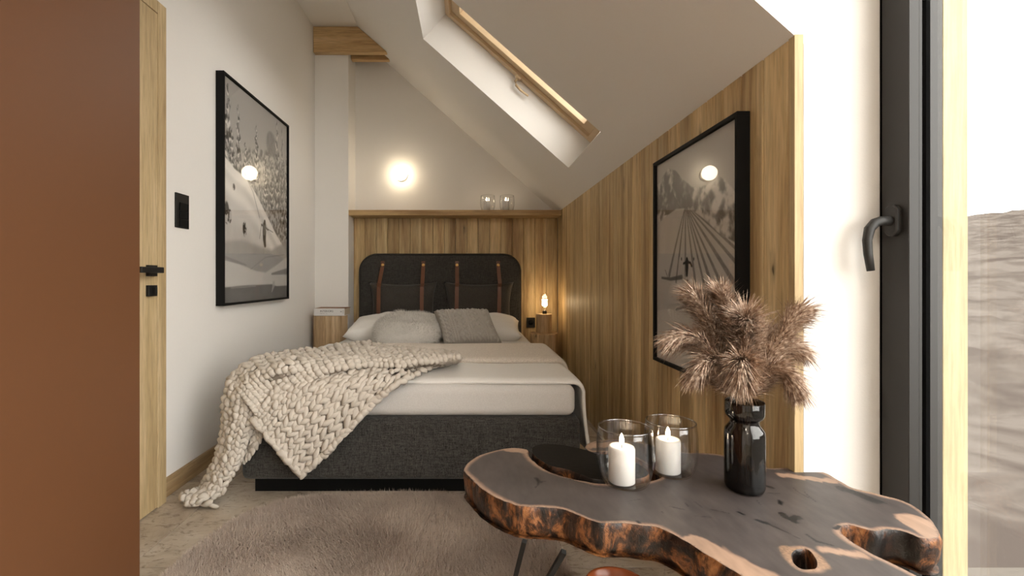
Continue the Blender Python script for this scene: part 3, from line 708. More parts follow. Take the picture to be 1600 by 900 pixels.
# ------------------------------------------------------------------ live-edge table
TZ=0.45; TH=0.065
def T(px,py): return Vector(((px-CX)*(H-TZ)/(py-CY),(H-TZ)*F/(py-CY)))
outl=[(725,735),(730,725),(740,717),(752,710.6),(779,703),(800,700),(823,702.5),(825,711),(837,724),(857,737),(880,745),(906,751),(940,756),(985,757),(1018,752),(1035,743),(1012,726),(985,713),(950,706.5),(925,706),(915.5,701),(917,695),(926,690.5),(945,687.5),(967,686.7),(1000,691),(1035,700),(1066,706.7),(1100,708),(1129,711),(1165,722),(1198,731),(1225,731),(1253,731),(1289,739),(1309,750),(1331,762),(1352,767),(1375,773),(1409,782),(1431,793),(1453,811),(1464,826.7),(1467,838),(1455.5,841.5),(1435.5,840),(1426.7,835.5),(1406.7,829),(1384.5,826.7),(1366.7,830),(1344.5,824.5),(1326.7,820),(1315.5,822),(1313.3,831),(1324.5,842),(1353,860),(1389,878),(1431,899),(1480,925),(1505,955),(1490,1000),(1420,1030),(1330,1010),(1240,955),(1158,899),(1135.6,885.6),(1104.4,866.7),(1069,844.4),(1037.8,827.8),(1024.4,823),(1000,820.5),(976.7,817.6),(940,817),(915.6,809.6),(891,799.8),(871.6,794.4),(817.8,791),(800.7,787.6),(776,777.8),(751.8,763),(734.7,746)]
hole=[(1236,868),(1242,860),(1258,857),(1268,863),(1277,878),(1273,889),(1253,889),(1240,880)]
def densify(poly,step=0.006,closed=True,wob=0.0015,seed=0):
    pts=[T(*p) for p in poly]; n=len(pts); L_=sum((pts[(i+1)%n]-pts[i]).length for i in range(n)); out=[]
    for i in range(n):
        a,b_,c,d=pts[(i-1)%n],pts[i],pts[(i+1)%n],pts[(i+2)%n]; k=max(1,int((c-b_).length/step))
        for q in range(k):
            p=cr(a,b_,c,d,q/k); w_=wob*noise.noise(Vector((p.x*60,p.y*60,seed))); out.append(Vector((p.x+w_,p.y+w_)))
    return out
def dist_seg(p,a,b): 
    ab=b-a; t=max(0,min(1,(p-a).dot(ab)/max(1e-9,ab.length_squared))); return (p-(a+ab*t)).length
def slab(name,outline,holes,m_top,m_side,paint,step,parent):
    rings=[outline]+holes; pts=[];edges=[]
    for r in rings:
        b0=len(pts); pts+=r; edges+=[(b0+i,b0+(i+1)%len(r)) for i in range(len(r))]
    nb0=len(pts); arr=np.array([(p.x,p.y) for p in pts])
    x0,y0=arr.min(0); x1,y1=arr.max(0)
    rows=0; y=y0
    while y<y1:
        x=x0+(step/2 if rows%2 else 0)
        while x<x1:
            if np.min((arr[:,0]-x)**2+(arr[:,1]-y)**2)>(step*0.6)**2: pts.append(Vector((x,y)))
            x+=step
        y+=step*0.87; rows+=1
    vo,eo,fo_,ov,_,_=geometry.delaunay_2d_cdt(pts,edges,[],4,1e-6)
    # classify faces with winding of the rings
    va=np.array([(p.x,p.y) for p in vo]); fa=np.array([tuple(f) for f in fo_]); cen=va[fa].mean(1)
    def inside_np(r):
        q=np.array([(p.x,p.y) for p in r]); res=np.zeros(len(cen),bool); j=len(q)-1
        for i in range(len(q)):
            yi,yj=q[i,1],q[j,1]
            if yi!=yj:
                k=((yi>cen[:,1])!=(yj>cen[:,1]))&(cen[:,0]<(q[j,0]-q[i,0])*(cen[:,1]-yi)/(yj-yi)+q[i,0]); res^=k
            j=i
        return res
    ok=inside_np(outline)
    for h_ in holes: ok&=~inside_np(h_)
    keep=[tuple(int(i) for i in f) for f in fa[ok]]
    used=sorted({i for f in keep for i in f}); mp={v:i for i,v in enumerate(used)}
    V=[(vo[i].x,vo[i].y,TZ) for i in used]; faces=[tuple(mp[i] for i in f) for f in keep]
    top=mesh_obj(name,V,faces,m_top,parent)
    bm=bmesh.new(); bm.from_mesh(top.data); bmesh.ops.recalc_face_normals(bm,faces=bm.faces)
    if sum(f.normal.z for f in bm.faces)<0: bmesh.ops.reverse_faces(bm,faces=bm.faces)
    bm.to_mesh(top.data); bm.free()
    if paint:
        col=top.data.color_attributes.new('paint','FLOAT_COLOR','POINT')
        co=np.array([tuple(v.co) for v in top.data.vertices])[:,:2]; dd=np.full(len(co),9.0)
        for q in arr: np.minimum(dd,(co[:,0]-q[0])**2+(co[:,1]-q[1])**2,out=dd)
        buf=np.ones((len(co),4),dtype=np.float32); buf[:,:3]=paint(co,np.sqrt(dd))
        col.data.foreach_set('color',buf.ravel())
    # sides
    SV=[];SF=[]
    prof=[(0.0,0.0),(0.0016,-0.003),(0.003,-0.012),(0.001,-0.03),(-0.001,-0.045),(-0.006,-0.058),(-0.012,-TH)]
    for ri,r in enumerate(rings):
        n=len(r); b0=len(SV); area=sum(r[i].x*r[(i+1)%n].y-r[(i+1)%n].x*r[i].y for i in range(n)); sg=(1 if area>0 else -1)*(1 if ri==0 else -1)
        for (o_,dz) in prof:
            for i in range(n):
                t=(r[(i+1)%n]-r[i-1]).normalized(); nn=Vector((t.y,-t.x))*sg
                amt=min(1,-dz/0.01); w_=0.0035*amt*noise.noise(Vector((r[i].x*45,r[i].y*45,dz*30)))+0.0015*amt*noise.noise(Vector((r[i].x*140,r[i].y*140,dz*60)))
                q=r[i]+nn*(o_+w_); SV.append((q.x,q.y,TZ+dz))
        for k in range(len(prof)-1):
            for i in range(n):
                j=(i+1)%n; SF.append((b0+k*n+i,b0+k*n+j,b0+(k+1)*n+j,b0+(k+1)*n+i))
    side=mesh_obj('bark_edge',SV,SF,m_side,top,True)
    bm=bmesh.new(); bm.from_mesh(side.data); bmesh.ops.recalc_face_normals(bm,faces=bm.faces); bm.to_mesh(side.data); bm.free()
    und=mesh_obj('underside',[(x,y,TZ-TH+0.002) for x,y,z in V],[f[::-1] for f in faces],m_side,top)
    return top
def bark():
    m,nt,b=newmat('bark_edge'); L=nt.links; tc=N(nt,'ShaderNodeTexCoord')
    mp=N(nt,'ShaderNodeMapping'); mp.inputs['Scale'].default_value=(1,1,0.6); L.new(tc.outputs['Object'],mp.inputs['Vector'])
    n1=N(nt,'ShaderNodeTexNoise',Scale=17.0,Detail=8.0,Roughness=0.68,Distortion=1.0); L.new(mp.outputs[0],n1.inputs['Vector'])
    n2=N(nt,'ShaderNodeTexNoise',Scale=70.0,Detail=5.0,Roughness=0.7,Distortion=0.5); L.new(mp.outputs[0],n2.inputs['Vector'])
    r=ramp(nt,n1.outputs['Fac'],[(0.42,(0.008,0.005,0.004)),(0.49,(0.05,0.02,0.009)),(0.55,(0.22,0.085,0.028)),(0.68,(0.42,0.20,0.075))])
    r2=ramp(nt,n2.outputs['Fac'],[(0.36,(0.25,0.2,0.18)),(0.52,(1,1,1)),(0.7,(1.25,1.2,1.1))])
    c=mixc(nt,1.0,r.outputs[0],r2.outputs[0],'MULTIPLY'); L.new(c,b.inputs['Base Color']); b.inputs['Roughness'].default_value=0.38
    bump(nt,b,n2.outputs['Fac'],0.7,0.004); return m
M['bark']=bark()
cracks=[ # dark resin filled checks: (points, half width)
 ([(837,747),(842,752),(845,753)],0.004),([(842,752),(840,758),(836,762)],0.0016),([(842,752),(852,752)],0.0016),
 ([(1222,803),(1228,808),(1236,811),(1246,808)],0.006),([(1236,811),(1255,811)],0.0016),([(1236,812),(1243,816)],0.004),
 ([(1183,813),(1192,816),(1197,817)],0.004),([(1197,817),(1215,825),(1232,833),(1250,842)],0.0014),
 ([(1153,800),(1162,804)],0.0025),([(1045,791),(1068,796)],0.0013),([(1110,796),(1140,802)],0.001),([(1070,785),(1075,791)],0.0009),([(1086,784),(1096,792)],0.0009),
 ([(1217,782),(1219,788),(1221,784)],0.003),([(1195,758),(1206,762)],0.003),([(1200,770),(1218,771)],0.001),([(1182,781),(1188,788)],0.0009),
 ([(1260,835),(1276,846),(1300,852)],0.002),([(997,815),(999,817)],0.003),([(1034,799),(1035,801)],0.002),([(1086,806),(1110,808)],0.0008),([(1239,762),(1247,769),(1264,778)],0.001),([(1255,766),(1262,774),(1275,784)],0.001),
 ([(885,747),(925,760),(960,764)],0.0009),([(982,783),(1000,780)],0.001),([(1305,826),(1312,822)],0.003)]
cseg=[([T(*q) for q in pts],wd) for pts,wd in cracks]
void=[T(*q) for q in [(1316,763),(1330,768),(1345,774),(1360,779),(1372,784)]]
sapspots=[(T(1090,850),T(1190,905),0.030),(T(1430,815),T(1462,835),0.032),(T(1225,742),T(1300,752),0.016),(T(795,703),T(820,705),0.016),(T(1290,860),T(1345,868),0.013),(T(920,697),T(975,692),0.02)]
def top_paint(co,dd):
    nf_=lambda fx,fy,z: np.array([noise.noise(Vector((x*fx,y*fy,z))) for x,y in co])
    nz=nf_(12,12,0); nf=nf_(60,25,4); ng=nf_(160,50,4); n3=nf_(420,420,1)
    def ds(a,b_):
        ab=np.array((b_.x-a.x,b_.y-a.y)); q=co-np.array((a.x,a.y)); t=np.clip((q@ab)/max(1e-9,ab@ab),0,1); return np.hypot(*(q-t[:,None]*ab).T)
    e=lambda k: k[:,None]
    heart=np.array((0.058,0.047,0.044))*e(1+0.25*nf+0.14*ng+0.25*nz); sap=np.array((0.33,0.215,0.15))*e(1+0.2*nf+0.15*ng)
    wdt=0.0075+0.006*nz; s=np.clip(1-(dd-wdt*0.5)/wdt,0,1)
    for a,b_,r in sapspots: s=np.maximum(s,np.clip((r-(ds(a,b_)+0.010*nf+0.004*ng))/0.006,0,1))
    c=heart*e(1-s)+sap*e(s); rim=0.35*np.exp(-((s-0.5)/0.2)**2); c=c*e(1-rim)+np.array((0.17,0.09,0.065))*e(rim)
    c=np.where(e(dd)<0.003,c*0.55,c)
    for pts,wd_ in cseg:
        q=np.min([ds(pts[i],pts[i+1]) for i in range(len(pts)-1)],axis=0)+0.0022*ng*min(1,wd_/0.002)+0.0006*n3; k=np.clip((wd_*1.25-q)/0.0012+0.3,0,1); c=c*e(1-k)+np.array((0.004,0.0035,0.0035))*e(k)
    q=np.min([ds(void[i],void[i+1]) for i in range(4)],axis=0)+0.006*nf+0.004*ng; k=np.clip((0.013-q)/0.002,0,1); c=c*e(1-k)+np.array((0.010,0.009,0.009))*e((1+5*np.clip(n3,0,1))*k)
    th=T(1256,872); q=np.hypot(co[:,0]-th.x,co[:,1]-th.y)+0.01*nf; k=np.clip((0.034-q)/0.004,0,1)*0.8; c=c*e(1-k)+np.array((0.27,0.165,0.10))*e((1+0.9*n3)*k)
    return np.clip(c,0,1)
mt_=vcol('polished_burl',0.46,coat=0.0,bs=0.05)
table=tag(empty('coffee_table',(0.45,0.9,0)),'live-edge coffee table, a polished dark burl slab with bark rim on black hairpin legs','table')
O0=densify(outl); H0=densify(hole,0.004,seed=3)
ttop=slab('tabletop',O0,[H0],mt_,M['bark'],top_paint,0.003,table); ttop.location=-table.location
inl=[(831,702),(836,697),(847,694),(876,695),(911,702),(931,708.5),(955,711),(983,718),(1006,731),(1013,740),(1005,746),(975,752),(945,751),(920,746),(902,739),(885,733),(862,728),(845,719),(834,710)]
M['inlay']=plain('black_stained_wood',(0.008,0.0075,0.007),0.6,spec=0.1,noise_amt=0.3,bump_scale=60,bump_s=0.2)
inlay=slab('black_inlay',densify(inl,0.008),[],M['inlay'],M['bark'],None,0.03,table); inlay.location=-table.location; inlay['label']='black stained slice set into the notch'
def hairpin(foot,a,b_):
    w0=0.0065
    for q in (a,b_):
        o=tube('leg',[Vector(q)-table.location,Vector(foot)-table.location],w0,M['matte_black'],table,n=4,smooth=False)
zt=TZ-TH+0.002
hairpin((0.045,1.03,0.0),(0.108,0.90,zt),(0.178,0.865,zt))
hairpin((0.73,0.98,0.0),(0.66,0.90,zt),(0.64,0.83,zt))
hairpin((0.62,0.60,0.0),(0.58,0.68,zt),(0.53,0.66,zt))
# candle lanterns
def candle_glass(x,y,z,s,label_g,label_c,group_g,group_c,cx=0.0,cy=0.0):
    g=empty('candle_glass',(x,y,z)); tag(g,label_g,'glass',group_g)
    prof=[(0,0.0005),(0.040,0.0005),(0.046,0.003),(0.052,0.012),(0.0585,0.035),(0.0605,0.06),(0.0600,0.09),(0.0580,0.110),(0.0570,0.119),(0.0565,0.1205),(0.0545,0.1205),(0.0550,0.118),(0.0562,0.110),(0.0580,0.09),(0.0583,0.06),(0.0563,0.035),(0.050,0.014),(0.044,0.006),(0.038,0.004),(0,0.004)]
    lathe('glass_rim',[(0.0552*s+0.0017*s*math.cos(q*math.pi/5),0.1232*s+0.0017*s*math.sin(q*math.pi/5)) for q in range(10)],M['rim'],g,n=56,close=True)
    lathe('glass_body',[(r*s,h*s) for r,h in prof],M['clear'],g,n=56)
    c=empty('candle',(x+cx,y+cy,z+0.0045*s)); tag(c,label_c,'candle',group_c)
    lathe('wax_body',[(0,0),(0.0265*s,0),(0.028*s,0.0015*s),(0.028*s,0.073*s),(0.0265*s,0.077*s),(0.023*s,0.0775*s),(0.012*s,0.0745*s),(0,0.073*s)],M['wax'],c,n=40)
    tube('wick',[(0,0,0.073*s),(0.0006,0,0.083*s)],0.0009,M['matte_black'],c,n=6)
    lathe('flame',[(0,0),(0.0036*s,0.002*s),(0.0052*s,0.007*s),(0.0046*s,0.014*s),(0.0026*s,0.020*s),(0,0.025*s)],M['flame'],c,n=14,loc=(0,0,0.081*s))
candle_glass(0.342,1.012,TZ,1.0,'clear glass candle holder on the burl table, nearer the camera, beside the black inlay','white pillar candle burning in the nearer glass on the table','glass candle holders on the table','candles burning on the table',cx=-0.007)
candle_glass(0.466,1.066,TZ,0.97,'clear glass candle holder on the burl table, set further back beside the smoked vase','white pillar candle burning in the glass nearer the vase','glass candle holders on the table','candles burning on the table',cx=-0.006)
candle_glass(P(762,313,3.85).x,3.84,1.4595,1.03,'small clear candle glass on the wall shelf, left of the pair','white candle in the left glass on the wall shelf','candle glasses on the wall shelf','candles on the wall shelf',cx=-0.01)
candle_glass(P(792,313,3.85).x,3.84,1.4595,1.03,'small clear candle glass on the wall shelf, right of the pair','white candle in the right glass on the wall shelf','candle glasses on the wall shelf','candles on the wall shelf',cx=-0.01)
# vase
vx,vy=0.587,0.982
vs=empty('vase',(vx,vy,TZ)); tag(vs,'smoked black glass vase with a pinched neck on the burl table','vase')
vp=[(0,0.0005),(0.030,0.0005),(0.036,0.004),(0.0385,0.012),(0.0388,0.03),(0.0388,0.12),(0.037,0.130),(0.030,0.139),(0.0272,0.145),(0.030,0.151),(0.0365,0.158),(0.0378,0.163),(0.0378,0.187),(0.037,0.189),(0.0362,0.187),(0.0360,0.164),(0.0345,0.159),(0.028,0.152),(0.0252,0.145),(0.028,0.138),(0.0350,0.129),(0.0370,0.12),(0.0370,0.03),(0.036,0.016),(0.028,0.010),(0,0.009)]
lathe('vase_body',vp,M['smoke'],vs,n=64)
lathe('vase_base',[(0,0.0012),(0.030,0.0012),(0.0355,0.004),(0.0375,0.011),(0.035,0.0145),(0.027,0.0095),(0,0.0085)],M['smoke_base'],vs,n=48)
# pampas grass
def pampas_mat():
    m,nt,b=newmat('pampas'); oi=N(nt,'ShaderNodeTexCoord'); n=N(nt,'ShaderNodeTexNoise',Scale=130.0,Detail=2.0); nt.links.new(oi.outputs['Object'],n.inputs['Vector'])
    r=ramp(nt,n.outputs['Fac'],[(0.36,(0.18,0.10,0.065)),(0.5,(0.38,0.255,0.175)),(0.64,(0.66,0.52,0.41))]); nt.links.new(r.outputs[0],b.inputs['Base Color']); b.inputs['Roughness'].default_value=0.6
    return m
M['pampas']=pampas_mat(); M['stalk']=plain('dry_stalk',(0.30,0.19,0.11),0.7)
neck=Vector((vx,vy,TZ+0.187))
plumes=[ # tip pixel, tip distance, length start fraction, count, label
 ((1085,466),1.00,0.33,0.022,1000,'pampas plume arching furthest up to the left over the picture'),
 ((1128,464),0.98,0.35,0.022,900,'pampas plume standing tall, second from the top left'),
 ((1166,500),0.93,0.25,0.026,1000,'upright pampas plume in the middle of the bunch'),
 ((1247,490),1.01,0.40,0.020,850,'pampas plume reaching up to the right edge of the panelling'),
 ((1058,530),0.97,0.25,0.024,1000,'pampas plume stretching furthest left of the vase'),
 ((1092,580),0.92,0.20,0.024,850,'low pampas plume hanging left over the rim of the vase'),
 ((1238,600),0.94,0.15,0.026,850,'low pampas plume drooping right of the vase'),
 ((1245,545),1.02,0.25,0.024,900,'pampas plume spreading right in front of the white wall'),
 ((1158,585),0.87,0.05,0.028,1100,'short pampas plume falling over the front of the vase rim'),
 ((1205,525),1.06,0.25,0.026,900,'pampas plume behind the middle one, leaning slightly right'),
 ((1115,520),1.05,0.25,0.028,1000,'pampas plume at the back left of the bunch')]
for pi,((tx,ty),td,st_,rad,cnt,lab) in enumerate(plumes):
    rg=random.Random(40+pi); tip=P(tx,ty,td); g=empty('pampas_grass',(vx,vy,TZ+0.012)); tag(g,lab,'dried grass','pampas plumes in the smoked vase')
    base=Vector((vx+rg.uniform(-0.015,0.015),vy+rg.uniform(-0.015,0.015),TZ+0.013)); nk=neck+Vector(((tip.x-vx)*0.12,(tip.y-vy)*0.12,0))
    nk.x=vx+max(-0.024,min(0.024,nk.x-vx)); nk.y=vy+max(-0.02,min(0.02,nk.y-vy))
    md=nk.lerp(tip,0.55)+Vector((0,0,0.045*(1 if tip.z<0.80 else 0.35)))
    path=[base,base.lerp(nk,0.75),nk,nk.lerp(md,0.5)+Vector((0,0,0.012)),md,md.lerp(tip,0.55)+Vector((0,0,0.008)),tip]
    tube('stem',[p-g.location for p in path],[0.0011]*5+[0.0008,0.0004],M['stalk'],g,n=5)
    V=[];Fa=[]; ax=path[2:]
    def at(t): return spline(ax,t)
    for k in range(int(cnt*1.4)):
        t=0.05+0.95*rg.random()**0.95; p=at(t); dr_=(at(min(1,t+0.03))-at(max(0,t-0.03))).normalized()
        rd=Vector((rg.gauss(0,1),rg.gauss(0,1),rg.gauss(0,1))); rd=(rd-dr_*rd.dot(dr_)).normalized()
        env=math.sin(math.pi*min(1,0.22+0.78*(1-t)))**0.7 if t>0.3 else 0.9
        L_=(0.034+0.050*rg.random())*(0.45+0.55*env)
        d=(dr_*1.5+rd*(0.55+0.45*rg.random())*(0.5+0.5*env)+Vector((0,0,-0.15))).normalized(); wv=rg.uniform(0.0003,0.00075); side=d.cross(rd if abs(d.dot(rd))<0.95 else Vector((0,0,1))).normalized(); q=p+rd*rad*0.12*rg.random(); ns=5
        for s_ in range(3):   # a spikelet cluster of three hairs
            dd=(d+Vector((rg.gauss(0,1),rg.gauss(0,1),rg.gauss(0,1)))*0.16).normalized(); qq=q.copy(); b0=len(V); LL=L_*rg.uniform(0.5,1.0)
            for z in range(ns):
                wdh=wv*(0.35+1.3*math.sin(math.pi*(z+0.6)/ns)); V.append(qq-side*wdh-g.location); V.append(qq+side*wdh-g.location); qq=qq+dd*LL/ns; dd=(dd+Vector((0,0,-0.17))).normalized()
            V.append(qq-g.location)
            for z in range(ns-1): Fa.append((b0+2*z,b0+2*z+1,b0+2*z+3,b0+2*z+2))
            Fa.append((b0+2*ns-2,b0+2*ns-1,b0+2*ns))
    pl=mesh_obj('plume',V,Fa,M['pampas'],g); pl['kind']='stuff'
# rust bowl beneath the table
bx=P(954,918,1.19)
bw1=lathe('bowl',[(0,0.001),(0.045,0.001),(0.05,0.008),(0.07,0.035),(0.083,0.075),(0.086,0.1),(0.084,0.104),(0.079,0.101),(0.076,0.075),(0.06,0.04),(0.03,0.02),(0,0.018)],M['clay'],None,n=48,loc=(0.385,1.19,0.0))
tag(bw1,'round rust-brown glazed bowl standing on the floor under the table','bowl')
# ------------------------------------------------------------------ pictures
def grid_print(name,w_,h_,nx,ny,fn,parent,flip=1):
    V=[];Fa=[]
    for j in range(ny+1):
        for i in range(nx+1): V.append((0,i/nx*w_,j/ny*h_))
    for j in range(ny):
        for i in range(nx): a=j*(nx+1)+i; Fa.append((a,a+1,a+nx+2,a+nx+1))
    o=mesh_obj(name,V,Fa,M['print'],parent); col=o.data.color_attributes.new('paint','FLOAT_COLOR','POINT')
    S,Tt=np.meshgrid(np.linspace(0,1,nx+1),np.linspace(0,1,ny+1)); g=fn(S,Tt); g=np.clip(g,0,1)
    buf=np.ones((g.size,4),dtype=np.float32); tint=(1.0,0.955,0.90)
    for k in range(3): buf[:,k]=(g.ravel()**2.2)*tint[k]
    col.data.foreach_set('color',buf.ravel()); return o
M['print']=vcol('photo_print',0.6)
def vnoise(S,T_,fx,fy,seed):
    r=np.random.RandomState(seed); n=64; G=r.rand(n,n); x=S*fx; y=T_*fy; xi=np.floor(x).astype(int); yi=np.floor(y).astype(int); fx_=x-xi; fy_=y-yi
    fx_=fx_*fx_*(3-2*fx_); fy_=fy_*fy_*(3-2*fy_)
    g=lambda a,b: G[a%n,b%n]
    return (g(xi,yi)*(1-fx_)+g(xi+1,yi)*fx_)*(1-fy_)+(g(xi,yi+1)*(1-fx_)+g(xi+1,yi+1)*fx_)*fy_
def fbm(S,T_,fx,fy,seed,o=4): return sum(vnoise(S,T_,fx*2**k,fy*2**k,seed+k)/2**(k+1) for k in range(o))/(1-0.5**o)
def sm(a,b,x): t=np.clip((x-a)/(b-a),0,1); return t*t*(3-2*t)
def blend(g,v,k): return g*(1-k)+v*k
def segm(S,T_,pts,w0,w1,asp):     # soft thick polyline mask
    m=np.zeros_like(S); n=len(pts)-1
    for i in range(n):
        (ax,ay),(bx_,by)=pts[i],pts[i+1]; dx=(bx_-ax)*asp; dy=by-ay; t=np.clip(((S-ax)*asp*dx+(T_-ay)*dy)/(dx*dx+dy*dy+1e-9),0,1)
        d=np.hypot((S-ax)*asp-t*dx,(T_-ay)-t*dy); wd_=w0+(w1-w0)*(i+t)/n; m=np.maximum(m,1-sm(wd_*0.6,wd_*1.2,d))
    return m
LP=lambda px,py:(lambda d:((d-2.297)/0.80,(H+(CY-py)*d/F-0.775)/1.145))(1.225*F/(CX-px))
def left_print(S,T_):
    asp=0.70; g=0.64+0.06*(1-T_)+0.03*fbm(S,T_,3,4,1)
    # far tree mass
    hor=np.interp(S,[0,0.25,0.5,0.75,1],[LP(349,240)[1],LP(375,235)[1],LP(405,235)[1],LP(428,240)[1],LP(448,260)[1]])
    tex=fbm(S,T_,50,60,5,2); far=sm(0,0.03,hor+0.05*fbm(S,T_,26,3,9)-T_)*1.0
    g=blend(g,0.36+0.36*sm(0.3,0.7,tex),far*0.85)
    # rock dome
    cx_,cy_=LP(424,225); g=blend(g,0.42+0.15*tex,(1-sm(0.8,1.1,np.hypot((S-cx_)/0.09,(T_-cy_)/0.07))))
    # snow laden conifers
    for (px,tp,bt,wd_) in ((357,130,330,0.16),(373,163,300,0.10),(401,196,285,0.11),(384,222,300,0.10),(433,188,330,0.12),(441,200,350,0.09),(448,245,385,0.10),(415,240,320,0.10),(363,200,300,0.12),(392,240,300,0.07),(425,250,330,0.09)):
        sx,ty=LP(px,tp); _,by=LP(px,bt); f=np.clip((ty-T_)/(ty-by),0,1); ins=(T_<ty)&(T_>by)
        tier=0.55+0.45*np.abs(np.sin(f*26+S*5)); hw=wd_*0.5*(0.12+0.88*f**0.8)*tier
        mk=ins*(1-sm(0.75,1.15,np.abs(S-sx+0.01*np.sin(f*30))/hw)); tx=fbm(S,T_,60,75,int(px),2)
        g=blend(g,0.16+0.34*sm(0.35,0.6,tx)+0.36*sm(-0.4,0.9,np.sin(f*52+np.abs(S-sx)/hw*3.0+tx*4)),mk)
    # sunlit slope with sweeping ridge
    rp=[LP(349,238),LP(368,262),(LP(384,275)),LP(400,300),LP(415,330),LP(432,365),LP(448,392)]
    ridge=np.interp(S,[p[0] for p in rp],[p[1] for p in rp]); k=sm(0,0.012,ridge-T_)
    sn=0.88-0.12*sm(0,0.35,ridge-T_)+0.05*fbm(S,T_,5,7,3); band=0.12*np.sin((ridge-T_)*60)*np.exp(-(ridge-T_)*9)
    g=blend(g,sn+band,k)
    # two trees on the slope
    for px,tp,bt,w_ in ((355,312,352,0.05),(360,325,350,0.035),(383,343,371,0.045),(366,286,298,0.03)):
        sx,ty=LP(px,tp); _,by=LP(px,bt); mk=(1-sm(0.7,1.0,np.hypot((S-sx)/(w_*0.7),(T_-(ty+by)/2)/((ty-by)/2)))); tx=fbm(S,T_,60,60,int(px)+2,2); g=blend(g,0.15+0.6*sm(0.42,0.6,tx),mk)
    # hollow in shade, lower bright drift, grey foreground
    lo=np.interp(S,[0,0.25,0.5,0.7,1],[LP(349,372)[1],LP(370,368)[1],LP(395,378)[1],LP(420,386)[1],LP(448,372)[1]])
    g=blend(g,0.62+0.06*fbm(S,T_,4,12,8),sm(0,0.03,lo-T_)*0.9)
    lo2=np.interp(S,[0,0.2,0.45,0.6,0.8,1],[LP(349,402)[1],LP(365,410)[1],LP(388,421)[1],LP(405,424)[1],LP(428,412)[1],LP(448,400)[1]])
    g=blend(g,0.80,sm(0,0.012,lo2-T_)); g=blend(g,0.45,segm(S,T_,[LP(425,428),LP(448,424)],0.006,0.02,asp)*0.7)
    g=blend(g,0.55,segm(S,T_,[LP(352,403),LP(385,414)],0.012,0.004,asp)*0.6)
    lo3=np.interp(S,[0,0.3,0.7,0.8,1],[LP(349,448)[1],LP(375,445)[1],LP(425,443)[1],LP(431,446)[1],LP(448,445)[1]]); k=sm(0,0.008,lo3-T_)
    g=blend(g,0.42+0.10*fbm(S,T_,6,10,21),k); g=blend(g,0.70,segm(S,T_,[LP(428,444),LP(425,456)],0.02,0.004,asp)*0.8); g=blend(g,0.66,segm(S,T_,[LP(362,450),LP(400,447)],0.004,0.004,asp)*0.6)
    # ski tracks and skier
    for pts in ([LP(384,275),LP(396,300),LP(406,340)],[LP(378,270),LP(402,300),LP(420,335)],[LP(392,421),LP(415,402),LP(444,398)]): g=blend(g,0.60,segm(S,T_,pts,0.003,0.004,asp)*0.8)
    g=blend(g,0.10,segm(S,T_,[LP(413.5,362),LP(413.5,374),LP(414.5,383)],0.021,0.013,asp)); g=blend(g,0.42,segm(S,T_,[LP(413.5,353),LP(413,363)],0.022,0.018,asp))
    g=blend(g,0.42,segm(S,T_,[LP(413,354),LP(409,351)],0.006,0.006,asp)); g=blend(g,0.42,segm(S,T_,[LP(414,354),LP(419,359)],0.006,0.006,asp)); g=blend(g,0.10,segm(S,T_,[LP(414,346),LP(414,349)],0.010,0.010,asp))
    g=blend(g,0.3,segm(S,T_,[LP(419,358),LP(427,363)],0.002,0.002,asp)); g=blend(g,0.3,segm(S,T_,[LP(409,351),LP(406,373)],0.002,0.002,asp))
    return np.clip(g*1.12-0.04,0,1)
RP=lambda px,py:(lambda d:((1.77-d)/0.507,(H+(CY-py)*d/F-0.60)/0.73))(0.73*F/(px-CX))
